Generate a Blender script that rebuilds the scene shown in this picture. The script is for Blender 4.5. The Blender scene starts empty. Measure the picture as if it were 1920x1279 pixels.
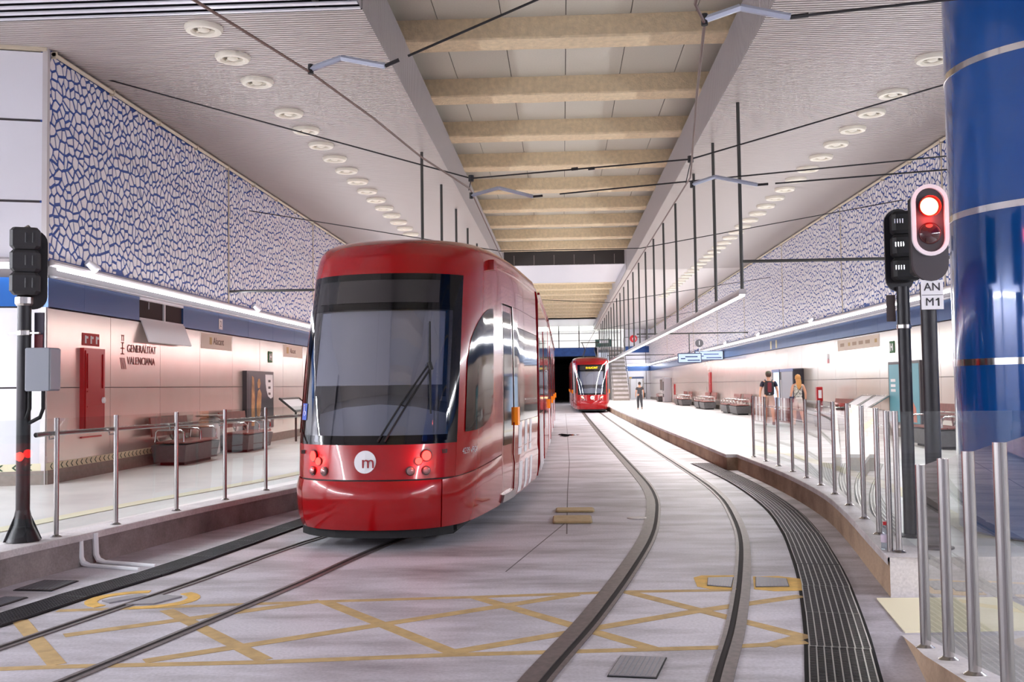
import bpy, bmesh, math, random
import numpy as np
from mathutils import Vector, Matrix
random.seed(7); rng = np.random.default_rng(7)
scene = bpy.context.scene
COL = scene.collection
PI = math.pi

# ------------------------------------------------------------------ camera
def setup_camera():
    F = 35.0 / 36.0 * 1920
    d = np.array([95.0, -83.5, F]); d /= np.linalg.norm(d)              # hall axis seen from the camera
    z = np.array([-.0137, 1, (83.5 + .0137 * 95) / F]); z /= np.linalg.norm(z)
    x = np.cross(z, d)
    x = np.array([z[1]*d[2]-z[2]*d[1], z[2]*d[0]-z[0]*d[2], z[0]*d[1]-z[1]*d[0]])
    M = np.stack([x, d, z])
    r, u, f = M[:, 0], M[:, 1], M[:, 2]
    cam = bpy.data.cameras.new('camera'); cam.lens = 35.0; cam.sensor_width = 36.0; cam.clip_end = 400
    o = bpy.data.objects.new('camera', cam); COL.objects.link(o)
    m = Matrix.Identity(4)
    for i in range(3):
        m[i][0], m[i][1], m[i][2] = r[i], u[i], -f[i]
    m[2][3] = 1.7
    o.matrix_world = m
    scene.camera = o
setup_camera()

# ------------------------------------------------------------------ world, exposure, large lights
wd = bpy.data.worlds.new('world'); scene.world = wd; wd.use_nodes = True
wd.node_tree.nodes['Background'].inputs[0].default_value = (.80, .84, 1.0, 1)
wd.node_tree.nodes['Background'].inputs[1].default_value = 0.55
vs = scene.view_settings
vs.view_transform = 'Standard'; vs.look = 'None'; vs.gamma = 1; vs.use_curve_mapping = False
vs.exposure = 0.5

def area(name, loc, sx, sy, power, color=(1, .97, .96), rot=(0, 0, 0)):
    l = bpy.data.lights.new(name, 'AREA'); l.shape = 'RECTANGLE'; l.size = sx; l.size_y = sy
    l.energy = power; l.color = color
    o = bpy.data.objects.new(name, l); COL.objects.link(o); o.location = loc; o.rotation_euler = rot
    return o
XL, XR, ZC, YE = -7.85, 8.4, 7.0, 96.0
COOL = (.93, .95, 1.0); WARM = (1, .95, .90)
LP = .82
for k in range(8):       # fluorescent strips along both walls
    y = 15 + 10 * k + 5
    area('wall_strip_light', (XL + .17, y, 3.6), .1, 9.9, 200*LP, COOL, (0, math.radians(-84), 0))
    area('wall_strip_light', (XR - .17, y, 3.6), .1, 9.9, 230*LP, COOL, (0, math.radians(84), 0))
for k in range(8):       # suspended strips over the platform edges
    y = 18.9 + 9 * k + 4.5
    area('suspended_strip_light', (3.4, y, 3.30), .09, 8.9, 210*LP, WARM)
    if k < 5: area('suspended_strip_light', (-3.09, y + 3.2, 3.30), .09, 8.9, 150*LP, WARM)
# the hall goes on behind the camera with the same strips on its side walls
for y in (-3, 3, 9):
    area('wall_strip_light', (XR - .17, y + .5, 3.6), .1, 5.9, 420*LP, COOL, (0, math.radians(18), 0))
    area('wall_strip_light', (-11.3, y + .5, 3.6), .1, 5.9, 450*LP, COOL, (0, math.radians(-18), 0))

# ------------------------------------------------------------------ materials
def lin(c):
    return tuple((v/255/12.92 if v/255 <= .04045 else ((v/255+.055)/1.055)**2.4) for v in c)
MATS = {}
def mat(name, rgb, rough=.5, metal=0, emit=0, ecol=None, spec=.5, noise=0, nscale=8, bump=0, bscale=60, coat=0, trans=0, alpha=None):
    if name in MATS: return MATS[name]
    m = bpy.data.materials.new(name); m.use_nodes = True
    nt = m.node_tree; b = nt.nodes['Principled BSDF']
    c = (*lin(rgb), 1)
    b.inputs['Base Color'].default_value = c
    b.inputs['Roughness'].default_value = rough; b.inputs['Metallic'].default_value = metal
    b.inputs['Specular IOR Level'].default_value = spec
    if coat: b.inputs['Coat Weight'].default_value = coat; b.inputs['Coat Roughness'].default_value = .04
    if trans: b.inputs['Transmission Weight'].default_value = trans
    if emit:
        b.inputs['Emission Color'].default_value = (*lin(ecol or rgb), 1); b.inputs['Emission Strength'].default_value = emit
    if noise or bump:
        tc = nt.nodes.new('ShaderNodeTexCoord')
    if noise:
        n = nt.nodes.new('ShaderNodeTexNoise'); n.inputs['Scale'].default_value = nscale; n.inputs['Detail'].default_value = 6
        nt.links.new(tc.outputs['Object'], n.inputs['Vector'])
        mr = nt.nodes.new('ShaderNodeMapRange'); mr.inputs[1].default_value = .3; mr.inputs[2].default_value = .7
        mr.inputs[3].default_value = 1 - noise; mr.inputs[4].default_value = 1 + noise * .5
        nt.links.new(n.outputs['Fac'], mr.inputs[0])
        mx = nt.nodes.new('ShaderNodeMix'); mx.data_type = 'RGBA'; mx.blend_type = 'MULTIPLY'; mx.inputs[0].default_value = 1
        mx.inputs[6].default_value = c; nt.links.new(mr.outputs[0], mx.inputs[7]); nt.links.new(mx.outputs[2], b.inputs['Base Color'])
    if bump:
        n2 = nt.nodes.new('ShaderNodeTexNoise'); n2.inputs['Scale'].default_value = bscale; n2.inputs['Detail'].default_value = 4
        nt.links.new(tc.outputs['Object'], n2.inputs['Vector'])
        bp = nt.nodes.new('ShaderNodeBump'); bp.inputs['Strength'].default_value = bump; bp.inputs['Distance'].default_value = .02
        nt.links.new(n2.outputs['Fac'], bp.inputs['Height']); nt.links.new(bp.outputs[0], b.inputs['Normal'])
    MATS[name] = m
    return m
def emission(name, rgb, s):
    if name in MATS: return MATS[name]
    m = bpy.data.materials.new(name); m.use_nodes = True; nt = m.node_tree
    nt.nodes.remove(nt.nodes['Principled BSDF'])
    e = nt.nodes.new('ShaderNodeEmission'); e.inputs[0].default_value = (*lin(rgb), 1); e.inputs[1].default_value = s
    nt.links.new(e.outputs[0], nt.nodes['Material Output'].inputs[0]); MATS[name] = m
    return m
def glass(name, tint=(235, 242, 240), base=.06, rough=.02, power=1.1):
    """thin architectural pane: transparent + fresnel mirror, lets light through"""
    m = bpy.data.materials.new(name); m.use_nodes = True; nt = m.node_tree
    nt.nodes.remove(nt.nodes['Principled BSDF'])
    t = nt.nodes.new('ShaderNodeBsdfTransparent'); t.inputs[0].default_value = (*lin(tint), 1)
    g = nt.nodes.new('ShaderNodeBsdfGlossy'); g.inputs['Roughness'].default_value = rough
    lw = nt.nodes.new('ShaderNodeLayerWeight'); lw.inputs['Blend'].default_value = .5
    pw = nt.nodes.new('ShaderNodeMath'); pw.operation = 'POWER'; pw.inputs[1].default_value = 5
    nt.links.new(lw.outputs['Facing'], pw.inputs[0])
    ad = nt.nodes.new('ShaderNodeMath'); ad.operation = 'MULTIPLY_ADD'; ad.inputs[1].default_value = power; ad.inputs[2].default_value = base
    ad.use_clamp = True
    nt.links.new(pw.outputs[0], ad.inputs[0])
    mx = nt.nodes.new('ShaderNodeMixShader'); nt.links.new(ad.outputs[0], mx.inputs[0])
    nt.links.new(t.outputs[0], mx.inputs[1]); nt.links.new(g.outputs[0], mx.inputs[2])
    nt.links.new(mx.outputs[0], nt.nodes['Material Output'].inputs[0]); MATS[name] = m
    return m
def concrete(name, rgb, dark, sx, sy, amount=.55, rough=.55, fine=.12):
    """stained concrete: streaky stains stretched along the wear direction"""
    m = bpy.data.materials.new(name); m.use_nodes = True; nt = m.node_tree; b = nt.nodes['Principled BSDF']
    tc = nt.nodes.new('ShaderNodeTexCoord'); mp = nt.nodes.new('ShaderNodeMapping'); mp.inputs['Scale'].default_value = (sx, sy, 1)
    nt.links.new(tc.outputs['Object'], mp.inputs[0])
    n = nt.nodes.new('ShaderNodeTexNoise'); n.inputs['Scale'].default_value = 1; n.inputs['Detail'].default_value = 8; n.inputs['Roughness'].default_value = .62
    nt.links.new(mp.outputs[0], n.inputs['Vector'])
    cr = nt.nodes.new('ShaderNodeValToRGB'); e = cr.color_ramp.elements
    e[0].position = .30; e[0].color = (*lin(dark), 1); e[1].position = .30 + amount * .5; e[1].color = (*lin(rgb), 1)
    nt.links.new(n.outputs['Fac'], cr.inputs[0])
    n2 = nt.nodes.new('ShaderNodeTexNoise'); n2.inputs['Scale'].default_value = 45; n2.inputs['Detail'].default_value = 3
    nt.links.new(tc.outputs['Object'], n2.inputs['Vector'])
    mr = nt.nodes.new('ShaderNodeMapRange'); mr.inputs[1].default_value = .3; mr.inputs[2].default_value = .7
    mr.inputs[3].default_value = 1 - fine; mr.inputs[4].default_value = 1 + fine
    nt.links.new(n2.outputs['Fac'], mr.inputs[0])
    mx = nt.nodes.new('ShaderNodeMix'); mx.data_type = 'RGBA'; mx.blend_type = 'MULTIPLY'; mx.inputs[0].default_value = 1
    nt.links.new(cr.outputs[0], mx.inputs[6]); nt.links.new(mr.outputs[0], mx.inputs[7]); nt.links.new(mx.outputs[2], b.inputs['Base Color'])
    b.inputs['Roughness'].default_value = rough
    bp = nt.nodes.new('ShaderNodeBump'); bp.inputs['Strength'].default_value = .15; bp.inputs['Distance'].default_value = .01
    nt.links.new(n2.outputs['Fac'], bp.inputs['Height']); nt.links.new(bp.outputs[0], b.inputs['Normal'])
    MATS[name] = m
    return m
M_floor = concrete('track_concrete', (204, 200, 208), (140, 133, 137), .6, 1.9, .56)
M_plat = concrete('platform_stone', (236, 233, 230), (205, 202, 200), .5, .5, .5, .35, .04)
M_kerb = concrete('kerb_concrete', (158, 148, 146), (92, 84, 84), 1.2, 1.0, .6, .7)
M_kerbR = concrete('kerb_concrete_warm', (182, 156, 130), (120, 96, 78), 1.5, .8, .55, .7)
M_cop = concrete('coping_stone', (214, 208, 208), (180, 172, 172), 2, 2, .5, .5)
M_red = mat('tram_red', (158, 2, 10), .18, 0, coat=.45, spec=.4)
M_redl = mat('tram_red_light', (164, 10, 20), .16, 0, coat=.6)
M_black = mat('gloss_black', (8, 8, 10), .06, 0)
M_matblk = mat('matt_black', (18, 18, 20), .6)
M_rubber = mat('rubber', (26, 26, 28), .8)
M_pole = mat('pole_black', (36, 34, 38), .38, .2)
M_steel = mat('stainless', (176, 172, 170), .26, 1)
M_chrome = mat('chrome', (225, 222, 220), .12, 1)
M_rail = mat('rail_steel', (112, 100, 100), .5, .45, noise=.25, nscale=20)
M_groove = mat('rail_groove', (34, 27, 27), .8)
M_grate = mat('grate_steel', (70, 66, 70), .45, .7)
M_grate2 = mat('grate_bar', (152, 148, 148), .35, .8)
M_pit = mat('drain_pit', (18, 17, 18), .9)
M_white = mat('white_panel', (232, 231, 238), .3)
M_panel = mat('enamel_wall_panel', (232, 223, 216), .22, .55, noise=.04, nscale=1.2)
M_joint = mat('joint_dark', (70, 64, 66), .7)
M_plinth = mat('plinth_stone', (150, 141, 134), .7, noise=.15, nscale=14)
M_band = mat('blue_band', (64, 96, 150), .28, .35)
M_blue = mat('column_blue', (0, 74, 150), .14, .1, coat=.6)
M_mosaic = mat('mosaic_blue', (26, 72, 156), .45)
M_tile = mat('mosaic_white', (242, 237, 238), .45)
M_cream = mat('cream_trim', (205, 192, 170), .5)
M_soffit = mat('ribbed_soffit', (186, 177, 172), .42, .1)
M_fascia = mat('ribbed_fascia', (176, 171, 174), .45, .1)
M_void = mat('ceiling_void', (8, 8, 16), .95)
M_beam = mat('sprayed_beam', (224, 204, 170), .9, noise=.14, nscale=9, bump=.9, bscale=26)
M_cpan = mat('ceiling_panel', (196, 191, 178), .7, noise=.05, nscale=30)
M_dark = mat('dark_duct', (58, 54, 54), .6)
M_tube = emission('fluorescent', (245, 247, 255), 9)
M_tubew = emission('fluorescent_warm', (255, 250, 246), 7)
M_hous = mat('lamp_housing', (206, 200, 200), .35, .3)
M_rod = mat('rod_grey', (72, 72, 70), .5, .3)
M_wire = mat('catenary_black', (34, 32, 34), .6)
M_copper = mat('contact_wire', (108, 82, 74), .5, .5)
M_arm = mat('galvanised', (190, 197, 214), .4, .4)
M_dl = mat('downlight_cream', (232, 226, 210), .5)
M_dli = mat('downlight_inner', (120, 112, 100), .6)
M_yel = mat('yellow_paint', (194, 164, 112), .75, noise=.22, nscale=9)
M_yelb = mat('yellow_paint_bright', (230, 186, 94), .7, noise=.2, nscale=9)
M_tact = mat('tactile_yellow', (244, 236, 204), .6)
M_glass = glass('balustrade_glass', (240, 245, 243), .07, .01, 1.3)
M_ws = glass('windscreen_glass', (206, 208, 216), .15, .02)
M_wood = mat('bench_wood', (136, 66, 56), .45, noise=.2, nscale=12)
M_bcon = mat('bench_concrete', (96, 94, 96), .6, noise=.15, nscale=12)
M_fire = mat('fire_red', (176, 18, 26), .3, .1)
M_grey = mat('box_grey', (132, 136, 146), .5)
M_grey2 = mat('box_grey_light', (172, 172, 180), .5)
M_wht = mat('plain_white', (240, 240, 244), .5)
M_txt = mat('text_dark', (34, 34, 40), .6)
M_txtred = mat('text_red', (150, 80, 76), .6)
M_green = mat('exit_green', (40, 110, 62), .5)
M_rubl = emission('lamp_red_core', (255, 34, 30), 11)
M_rubr = emission('lamp_red', (255, 22, 18), 5)
M_lens = mat('lens_dark', (60, 20, 24), .1, coat=.6)
M_lensc = mat('lens_clear', (170, 140, 140), .1, .6)
M_orange = mat('orange_marker', (240, 130, 14), .25, emit=.25)
M_led = emission('led_amber', (255, 196, 20), 3)
M_cab = mat('cab_grey', (176, 177, 184), .6)
M_dash = mat('dashboard', (170, 174, 186), .5)

# ------------------------------------------------------------------ mesh helpers
class MB:
    def __init__(s): s.v = []; s.f = []
    def add(s, vs, fs):
        n = len(s.v); s.v += [tuple(map(float, p)) for p in vs]; s.f += [tuple(i + n for i in f) for f in fs]; return s
    def quad(s, a, b, c, d): return s.add([a, b, c, d], [(0, 1, 2, 3)])
    def poly(s, pts): return s.add(pts, [tuple(range(len(pts)))])
    def box(s, x0, y0, z0, x1, y1, z1):
        return s.add([(x0,y0,z0),(x1,y0,z0),(x1,y1,z0),(x0,y1,z0),(x0,y0,z1),(x1,y0,z1),(x1,y1,z1),(x0,y1,z1)],
                     [(0,3,2,1),(4,5,6,7),(0,1,5,4),(1,2,6,5),(2,3,7,6),(3,0,4,7)])
    def bbox(s, x0, y0, z0, x1, y1, z1, c=.02):
        """box with chamfered vertical edges and top"""
        p = [(x0+c,y0),(x1-c,y0),(x1,y0+c),(x1,y1-c),(x1-c,y1),(x0+c,y1),(x0,y1-c),(x0,y0+c)]
        mx, my = (x0+x1)/2, (y0+y1)/2
        def ring(z, k): return [(mx+(a-mx)*k, my+(b-my)*k, z) for a, b in p]
        k = 1 - c / max(min(abs(x1-x0), abs(y1-y0)) / 2, 1e-3) * .6
        r = [ring(z0, k), ring(z0+c, 1), ring(z1-c, 1), ring(z1, k)]
        vs = sum(r, []); fs = [tuple(range(7, -1, -1)), tuple(range(24, 32))]
        for j in range(3):
            for i in range(8): fs.append((j*8+i, j*8+(i+1)%8, j*8+8+(i+1)%8, j*8+8+i))
        return s.add(vs, fs)
    def ob(s, c, size, rot=0, tilt=None):
        a, b, h = size[0]/2, size[1]/2, size[2]/2
        R = Matrix.Rotation(rot, 3, 'Z')
        if tilt: R = R @ Matrix.Rotation(tilt[1], 3, tilt[0])
        vs = [Vector(c) + R @ Vector((x, y, z)) for z in (-h, h) for x, y in ((-a,-b),(a,-b),(a,b),(-a,b))]
        return s.add(vs, [(0,3,2,1),(4,5,6,7),(0,1,5,4),(1,2,6,5),(2,3,7,6),(3,0,4,7)])
    def prism(s, pts, z0, z1):
        n = len(pts)
        return s.add([(x, y, z0) for x, y in pts] + [(x, y, z1) for x, y in pts],
                     [tuple(range(n-1, -1, -1)), tuple(range(n, 2*n))] + [(i, (i+1)%n, n+(i+1)%n, n+i) for i in range(n)])
    def prismx(s, pts, x0, x1):    # pts in (y,z)
        n = len(pts)
        return s.add([(x0, y, z) for y, z in pts] + [(x1, y, z) for y, z in pts],
                     [tuple(range(n-1, -1, -1)), tuple(range(n, 2*n))] + [(i, (i+1)%n, n+(i+1)%n, n+i) for i in range(n)])
    def prismy(s, pts, y0, y1):    # pts in (x,z)
        n = len(pts)
        return s.add([(x, y0, z) for x, z in pts] + [(x, y1, z) for x, z in pts],
                     [tuple(range(n-1, -1, -1)), tuple(range(n, 2*n))] + [(i, (i+1)%n, n+(i+1)%n, n+i) for i in range(n)])
    def tube(s, pts, r, n=8, caps=True):
        pts = [Vector(p) for p in pts]; rs = r if isinstance(r, (list, tuple)) else [r]*len(pts)
        rings = []; up = None
        for i, p in enumerate(pts):
            d = (pts[min(i+1, len(pts)-1)] - pts[max(i-1, 0)]).normalized()
            if up is None: up = Vector((0, 0, 1)) if abs(d.z) < .9 else Vector((1, 0, 0))
            x = d.cross(up).normalized(); y = x.cross(d).normalized(); up = y
            rings.append([p + (x*math.cos(2*PI*k/n) + y*math.sin(2*PI*k/n))*rs[i] for k in range(n)])
        vs = sum(rings, []); fs = []
        for j in range(len(pts)-1):
            for k in range(n): fs.append((j*n+k, j*n+(k+1)%n, j*n+n+(k+1)%n, j*n+n+k))
        if caps: fs += [tuple(range(n-1, -1, -1)), tuple(range(len(vs)-n, len(vs)))]
        return s.add(vs, fs)
    def lathe(s, prof, c=(0,0,0), n=20, axis='z'):
        vs = []; fs = []
        for r, h in prof:
            for k in range(n):
                a = 2*PI*k/n; p = (r*math.cos(a), r*math.sin(a), h)
                if axis == 'y': p = (p[0], h, p[1])
                if axis == 'x': p = (h, p[0], p[1])
                vs.append((p[0]+c[0], p[1]+c[1], p[2]+c[2]))
        for j in range(len(prof)-1):
            for k in range(n): fs.append((j*n+k, j*n+(k+1)%n, j*n+n+(k+1)%n, j*n+n+k))
        if prof[0][0] > 1e-6: fs.append(tuple(range(n-1, -1, -1)))
        if prof[-1][0] > 1e-6: fs.append(tuple(range(len(vs)-n, len(vs))))
        return s.add(vs, fs)
    def sweep(s, prof, path, closed=False):
        """profile [(offset,z)] along a ground path; offset is to the right of travel"""
        path = [Vector((p[0], p[1], p[2] if len(p) > 2 else 0)) for p in path]; n = len(prof); vs = []; fs = []
        for i, p in enumerate(path):
            d = path[min(i+1, len(path)-1)] - path[max(i-1, 0)]; d.z = 0; d.normalize(); r = Vector((d.y, -d.x, 0))
            for o, z in prof: vs.append(p + r*o + Vector((0, 0, z)))
        for i in range(len(path)-1):
            for k in range(n if closed else n-1): fs.append((i*n+k, i*n+(k+1)%n, i*n+n+(k+1)%n, i*n+n+k))
        return s.add(vs, fs)
    def mesh(s, name, off=(0,0,0), smooth=False, fix=True):
        me = bpy.data.meshes.new(name)
        me.from_pydata([(x-off[0], y-off[1], z-off[2]) for x, y, z in s.v], [], s.f)
        if fix:
            bm = bmesh.new(); bm.from_mesh(me)
            if smooth: bmesh.ops.remove_doubles(bm, verts=bm.verts, dist=1e-5)
            bmesh.ops.recalc_face_normals(bm, faces=bm.faces); bm.to_mesh(me); bm.free()
        if smooth:
            me.polygons.foreach_set('use_smooth', [True]*len(me.polygons))
            try: me.set_sharp_from_angle(angle=math.radians(38))
            except Exception: pass
        return me
    def build(s, name, m, parent=None, smooth=False, fix=True, local=False):
        off = (0, 0, 0) if (parent is None or local) else wloc(parent)
        me = s.mesh(name, off, smooth, fix); me.materials.append(m)
        o = bpy.data.objects.new(name, me); COL.objects.link(o)
        if parent is not None: o.parent = parent
        return o
def wloc(o):
    p = Vector(o.location)
    return p + wloc(o.parent) if o.parent else p
def tag(o, label=None, cat=None, group=None, kind=None):
    if label: o['label'] = label
    if cat: o['category'] = cat
    if group: o['group'] = group
    if kind: o['kind'] = kind
    return o
def thing(name, loc, label=None, cat=None, group=None, kind=None):
    o = bpy.data.objects.new(name, None); COL.objects.link(o); o.location = loc; o.empty_display_size = .2
    return tag(o, label, cat, group, kind)
def copy_tree(o, parent=None):
    c = o.copy(); COL.objects.link(c); c.parent = parent
    for ch in list(o.children): copy_tree(ch, c)
    return c
def inst(name, me, loc, parent, rz=0):
    o = bpy.data.objects.new(name, me); COL.objects.link(o); o.location = loc; o.rotation_euler = (0, 0, rz); o.parent = parent
    return o
def text(body, size, mtx, m, name, parent, ext=.002, align='CENTER', sx=1):
    cu = bpy.data.curves.new('t', 'FONT'); cu.body = body; cu.size = size; cu.extrude = ext; cu.align_x = align; cu.align_y = 'CENTER'
    cu.resolution_u = 3
    to = bpy.data.objects.new('t', cu); COL.objects.link(to); dg = bpy.context.evaluated_depsgraph_get()
    me = bpy.data.meshes.new_from_object(to.evaluated_get(dg)); bpy.data.objects.remove(to); bpy.data.curves.remove(cu)
    me.transform(mtx @ Matrix.Diagonal((sx, 1, 1, 1))); off = wloc(parent) if parent else Vector()
    me.transform(Matrix.Translation(-off)); me.materials.clear(); me.materials.append(m)
    o = bpy.data.objects.new(name, me); COL.objects.link(o); o.parent = parent
    return o
def frame(loc, right, up):
    r = Vector(right).normalized(); u = Vector(up).normalized(); n = r.cross(u)
    m = Matrix.Identity(4)
    for i in range(3): m[i][0], m[i][1], m[i][2], m[i][3] = r[i], u[i], n[i], loc[i]
    return m
def interp(tab, x):
    return float(np.interp(x, [a for a, b in tab], [b for a, b in tab]))
def smooth_path(pts, step=.35):
    """Catmull-Rom resample of (x,y) points"""
    P = [Vector(p) for p in pts]; P = [2*P[0]-P[1]] + P + [2*P[-1]-P[-2]]; out = []
    for i in range(1, len(P)-2):
        n = max(2, int((P[i+1]-P[i]).length/step))
        for k in range(n):
            t = k/n; a, b, c, d = P[i-1], P[i], P[i+1], P[i+2]
            out.append(.5*((2*b)+(c-a)*t+(2*a-5*b+4*c-d)*t*t+(3*b-a-3*c+d)*t**3))
    out.append(P[-2]); return [tuple(p) for p in out]

# ------------------------------------------------------------------ floor, platforms, ramp
fl0 = tag(MB().box(-13, -8, -.3, 9, 130, 0).build('floor', M_floor), kind='structure')
for pts_ in ([(.02,11.5),(.05,16),(.12,22),(.14,36),(.15,60)],[(-.55,9.2),(.0,12.4)]):
    MB().sweep([(-.007,.0006),(-.005,.0012),(.005,.0012),(.007,.0006)], pts_).build('floor_joint', mat('floor_joint', (104, 97, 99), .8), fl0, fix=False)
edgeR = smooth_path([(2.55,8.05),(2.72,9.13),(2.98,10.72),(3.22,12.5),(3.35,14.5),(3.40,16.4),(3.40,18),(3.39,19.72)], .5)
edgeR2 = [(3.178,19.72),(3.16,24),(3.10,30),(3.03,40),(2.95,57),(2.92,75),(2.92,YE)]
edgeL = smooth_path([(-6.2,2),(-5.45,5.4),(-5.1,7.2),(-4.90,8.7),(-4.70,9.6),(-4.44,11.1),(-4.18,12.3),(-3.82,13.8),(-3.40,15.7),(-3.08,18.2),(-2.90,22),(-2.85,30)], .6) + [(-2.85,60),(-2.85,YE)]
def platform(name, edge, xw, ynear, m, kerbm, side):
    t = thing(name, (xw, ynear, 0), kind='structure')
    # slab as strips between edge and wall so that curved edges stay clean
    top = MB(); kerb = MB(); cop = MB()
    for (a, b) in zip(edge, edge[1:]):
        if abs(b[1]-a[1]) > 1e-6: top.quad((a[0],a[1],.31), (xw,a[1],.31), (xw,b[1],.31), (b[0],b[1],.31))
        kerb.quad((a[0],a[1],0), (b[0],b[1],0), (b[0],b[1],.27), (a[0],a[1],.27))
    a = edge[0]; MB().quad((a[0],a[1],0), (xw,a[1],0), (xw,a[1],.312), (a[0],a[1],.312)).build('end_face', M_cop, t)
    top.build('paving', m, t); kerb.build('kerb_face', kerbm, t)
    s = side
    prof = [(s*.015,.25),(s*.015,.305),(s*.01,.314),(-s*.30,.314),(-s*.30,.30)]
    # split coping into stones
    n = 0; seg = []
    for p in edge:
        seg.append(p)
        if len(seg) > 4:
            MB().sweep(prof, seg).build('coping_stone', M_cop, t); seg = [p]
    if len(seg) > 1: MB().sweep(prof, seg).build('coping_stone', M_cop, t)
    return t
pR = platform('platform_right', edgeR + edgeR2, XR, 8.05, M_plat, M_kerbR, -1)
pL = platform('platform_left', edgeL, -13, 2, M_plat, M_kerb, 1)
# pale tactile line along the platforms
MB().sweep([(-.95,.313),(-.95,.317),(-1.2,.317),(-1.2,.313)], edgeL).build('tactile_line', M_tact, pL)
MB().sweep([(.85,.313),(.85,.317),(1.1,.317),(1.1,.313)], edgeR[2:] ).build('tactile_line', M_tact, pR)
MB().sweep([(.85,.313),(.85,.317),(1.1,.317),(1.1,.313)], edgeR2).build('tactile_line', M_tact, pR)
# ramp rising towards the camera on the right
ramp = thing('ramp', (2.1, 6.85, 0), kind='structure')
rz = lambda y: .1 + (6.14 - y) * .14
re = [(2.24,6.85),(2.13,6.3),(2.02,5.8),(1.93,5.2),(1.84,4.6),(1.6,3.2)]
rm = MB(); rk = MB(); rc = MB()
for a, b in zip(re, re[1:]):
    rm.quad((a[0],a[1],rz(a[1])+.002), (XR,a[1],rz(a[1])+.002), (XR,b[1],rz(b[1])+.002), (b[0],b[1],rz(b[1])+.002))
    rk.quad((a[0],a[1],-.02), (b[0],b[1],-.02), (b[0],b[1],rz(b[1])), (a[0],a[1],rz(a[1])))
    rc.quad((a[0]-.01,a[1],rz(a[1])+.006), (a[0]+.3,a[1],rz(a[1])+.006), (b[0]+.3,b[1],rz(b[1])+.006), (b[0]-.01,b[1],rz(b[1])+.006))
rm.build('paving', M_cop, ramp); rk.build('kerb_face', M_kerbR, ramp); rc.build('coping_stone', M_cop, ramp)
tag(MB().prism([(2.42,7.98),(3.4,8.0),(3.4,7.0),(2.28,6.92)], .001, .012).build('tactile_paving', M_tact),
    'pale yellow tactile paving on the floor below the right platform end', 'paving')

# ------------------------------------------------------------------ rails
trR = smooth_path([(-1.5,-5),(-.30,2.8),(.14,4.8),(.353,5.8),(.51,6.46),(.64,7),(.76,7.55),(.93,8.37),(1.113,9.31),(1.313,10.4),(1.458,11.3),(1.60,12.4),(1.777,14.13),(1.85,15.24),(1.90,16.7),(1.905,18.8),(1.885,22),(1.845,27.5),(1.81,36),(1.78,47)], .5) + [(1.77,60),(1.77,128)]
trL = smooth_path([(-5.5,-5),(-4.0,3),(-3.55,5.3),(-3.29,6.5),(-3.03,7.7),(-2.78,8.9),(-2.61,9.9),(-2.42,10.86),(-2.2,11.7),(-1.9,13.2),(-1.68,14.9),(-1.57,17),(-1.535,20),(-1.53,25)], .5) + [(-1.53,60),(-1.53,128)]
def rail(path, off, inner, wide, label):
    t = thing('tram_rail', (path[8][0], path[8][1], 0), label, 'rail')
    i = inner; o = off
    MB().sweep([(o-i*wide,.0005),(o-i*wide,.007),(o+i*.012,.010),(o+i*.012,.002)], path).build('rail_head', M_rail, t, fix=False)
    MB().sweep([(o+i*.012,.003),(o+i*.055,.003)], path).build('rail_groove', M_groove, t, fix=False)
    MB().sweep([(o+i*.055,.002),(o+i*.055,.008),(o+i*.085,.008),(o+i*.085,.0005)], path).build('rail_lip', M_rail, t, fix=False)
rail(trL, -.515, 1, .022, 'far left grooved rail, nearest to the left platform kerb')
rail(trL, .515, -1, .022, 'grooved rail right of the far left one, running under the large tram')
rail(trR, -.515, 1, .11, 'wide curving rail, left one of the right-hand track')
rail(trR, .515, -1, .06, 'curving rail nearest to the right-hand drain grating')

# ------------------------------------------------------------------ drain gratings
def grate_mesh(w, L, nl, pitch, tall=.016):
    g = MB(); b = MB()
    n = int(L/pitch)
    for k in range(n): y = -L/2 + (k+.5)*pitch; g.box(-w/2, y-.006, .002, w/2, y+.006, tall)
    for s in (-1, 1): g.box(-w/2, s*(L/2-.008)-.008, .002, w/2, s*(L/2-.008)+.008, tall+.002)
    for k in range(nl+1): x = -w/2 + w*k/nl; b.box(x-.004, -L/2, .003, x+.004, L/2, tall+.004)
    mg = g.mesh('grate', fix=False); mg.materials.append(M_grate); mb = b.mesh('bearing_bar', fix=False); mb.materials.append(M_grate2)
    return mg, mb
def drain(pts, w, L, nl, pitch, label, barm=None):
    path = smooth_path(pts, .05)
    t = thing('drain_grating', (path[0][0], path[0][1], 0), label, 'drain grating')
    MB().sweep([(-w/2-.03,.0012),(w/2+.03,.0012)], path[::8]+[path[-1]]).build('drain_pit', M_pit, t, fix=False)
    mg, mb = grate_mesh(w, L, nl, pitch)
    if barm: mb.materials[0] = barm
    acc = L/2; d = 0
    for a, b in zip(path, path[1:]):
        l = math.hypot(b[0]-a[0], b[1]-a[1]); d += l
        if d >= acc:
            rzz = -math.atan2(b[0]-a[0], b[1]-a[1])
            o = inst('grate', mg, (a[0]-path[0][0], a[1]-path[0][1], 0), t, rzz)
            inst('bearing_bars', mb, (0, 0, 0), o); acc += L
drain([(1.0,3.6),(1.33,4.8),(1.6,5.96),(1.797,6.8),(1.926,7.4),(2.083,8.15),(2.257,9.03),(2.467,10.25),(2.669,11.55),(2.888,13.45),(3.0,15.5),(3.03,17.6),(2.98,19.5),(2.9,21.5)],
      .37, 1.0, 8, .03, 'long curved steel drain grating beside the right platform kerb')
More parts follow.
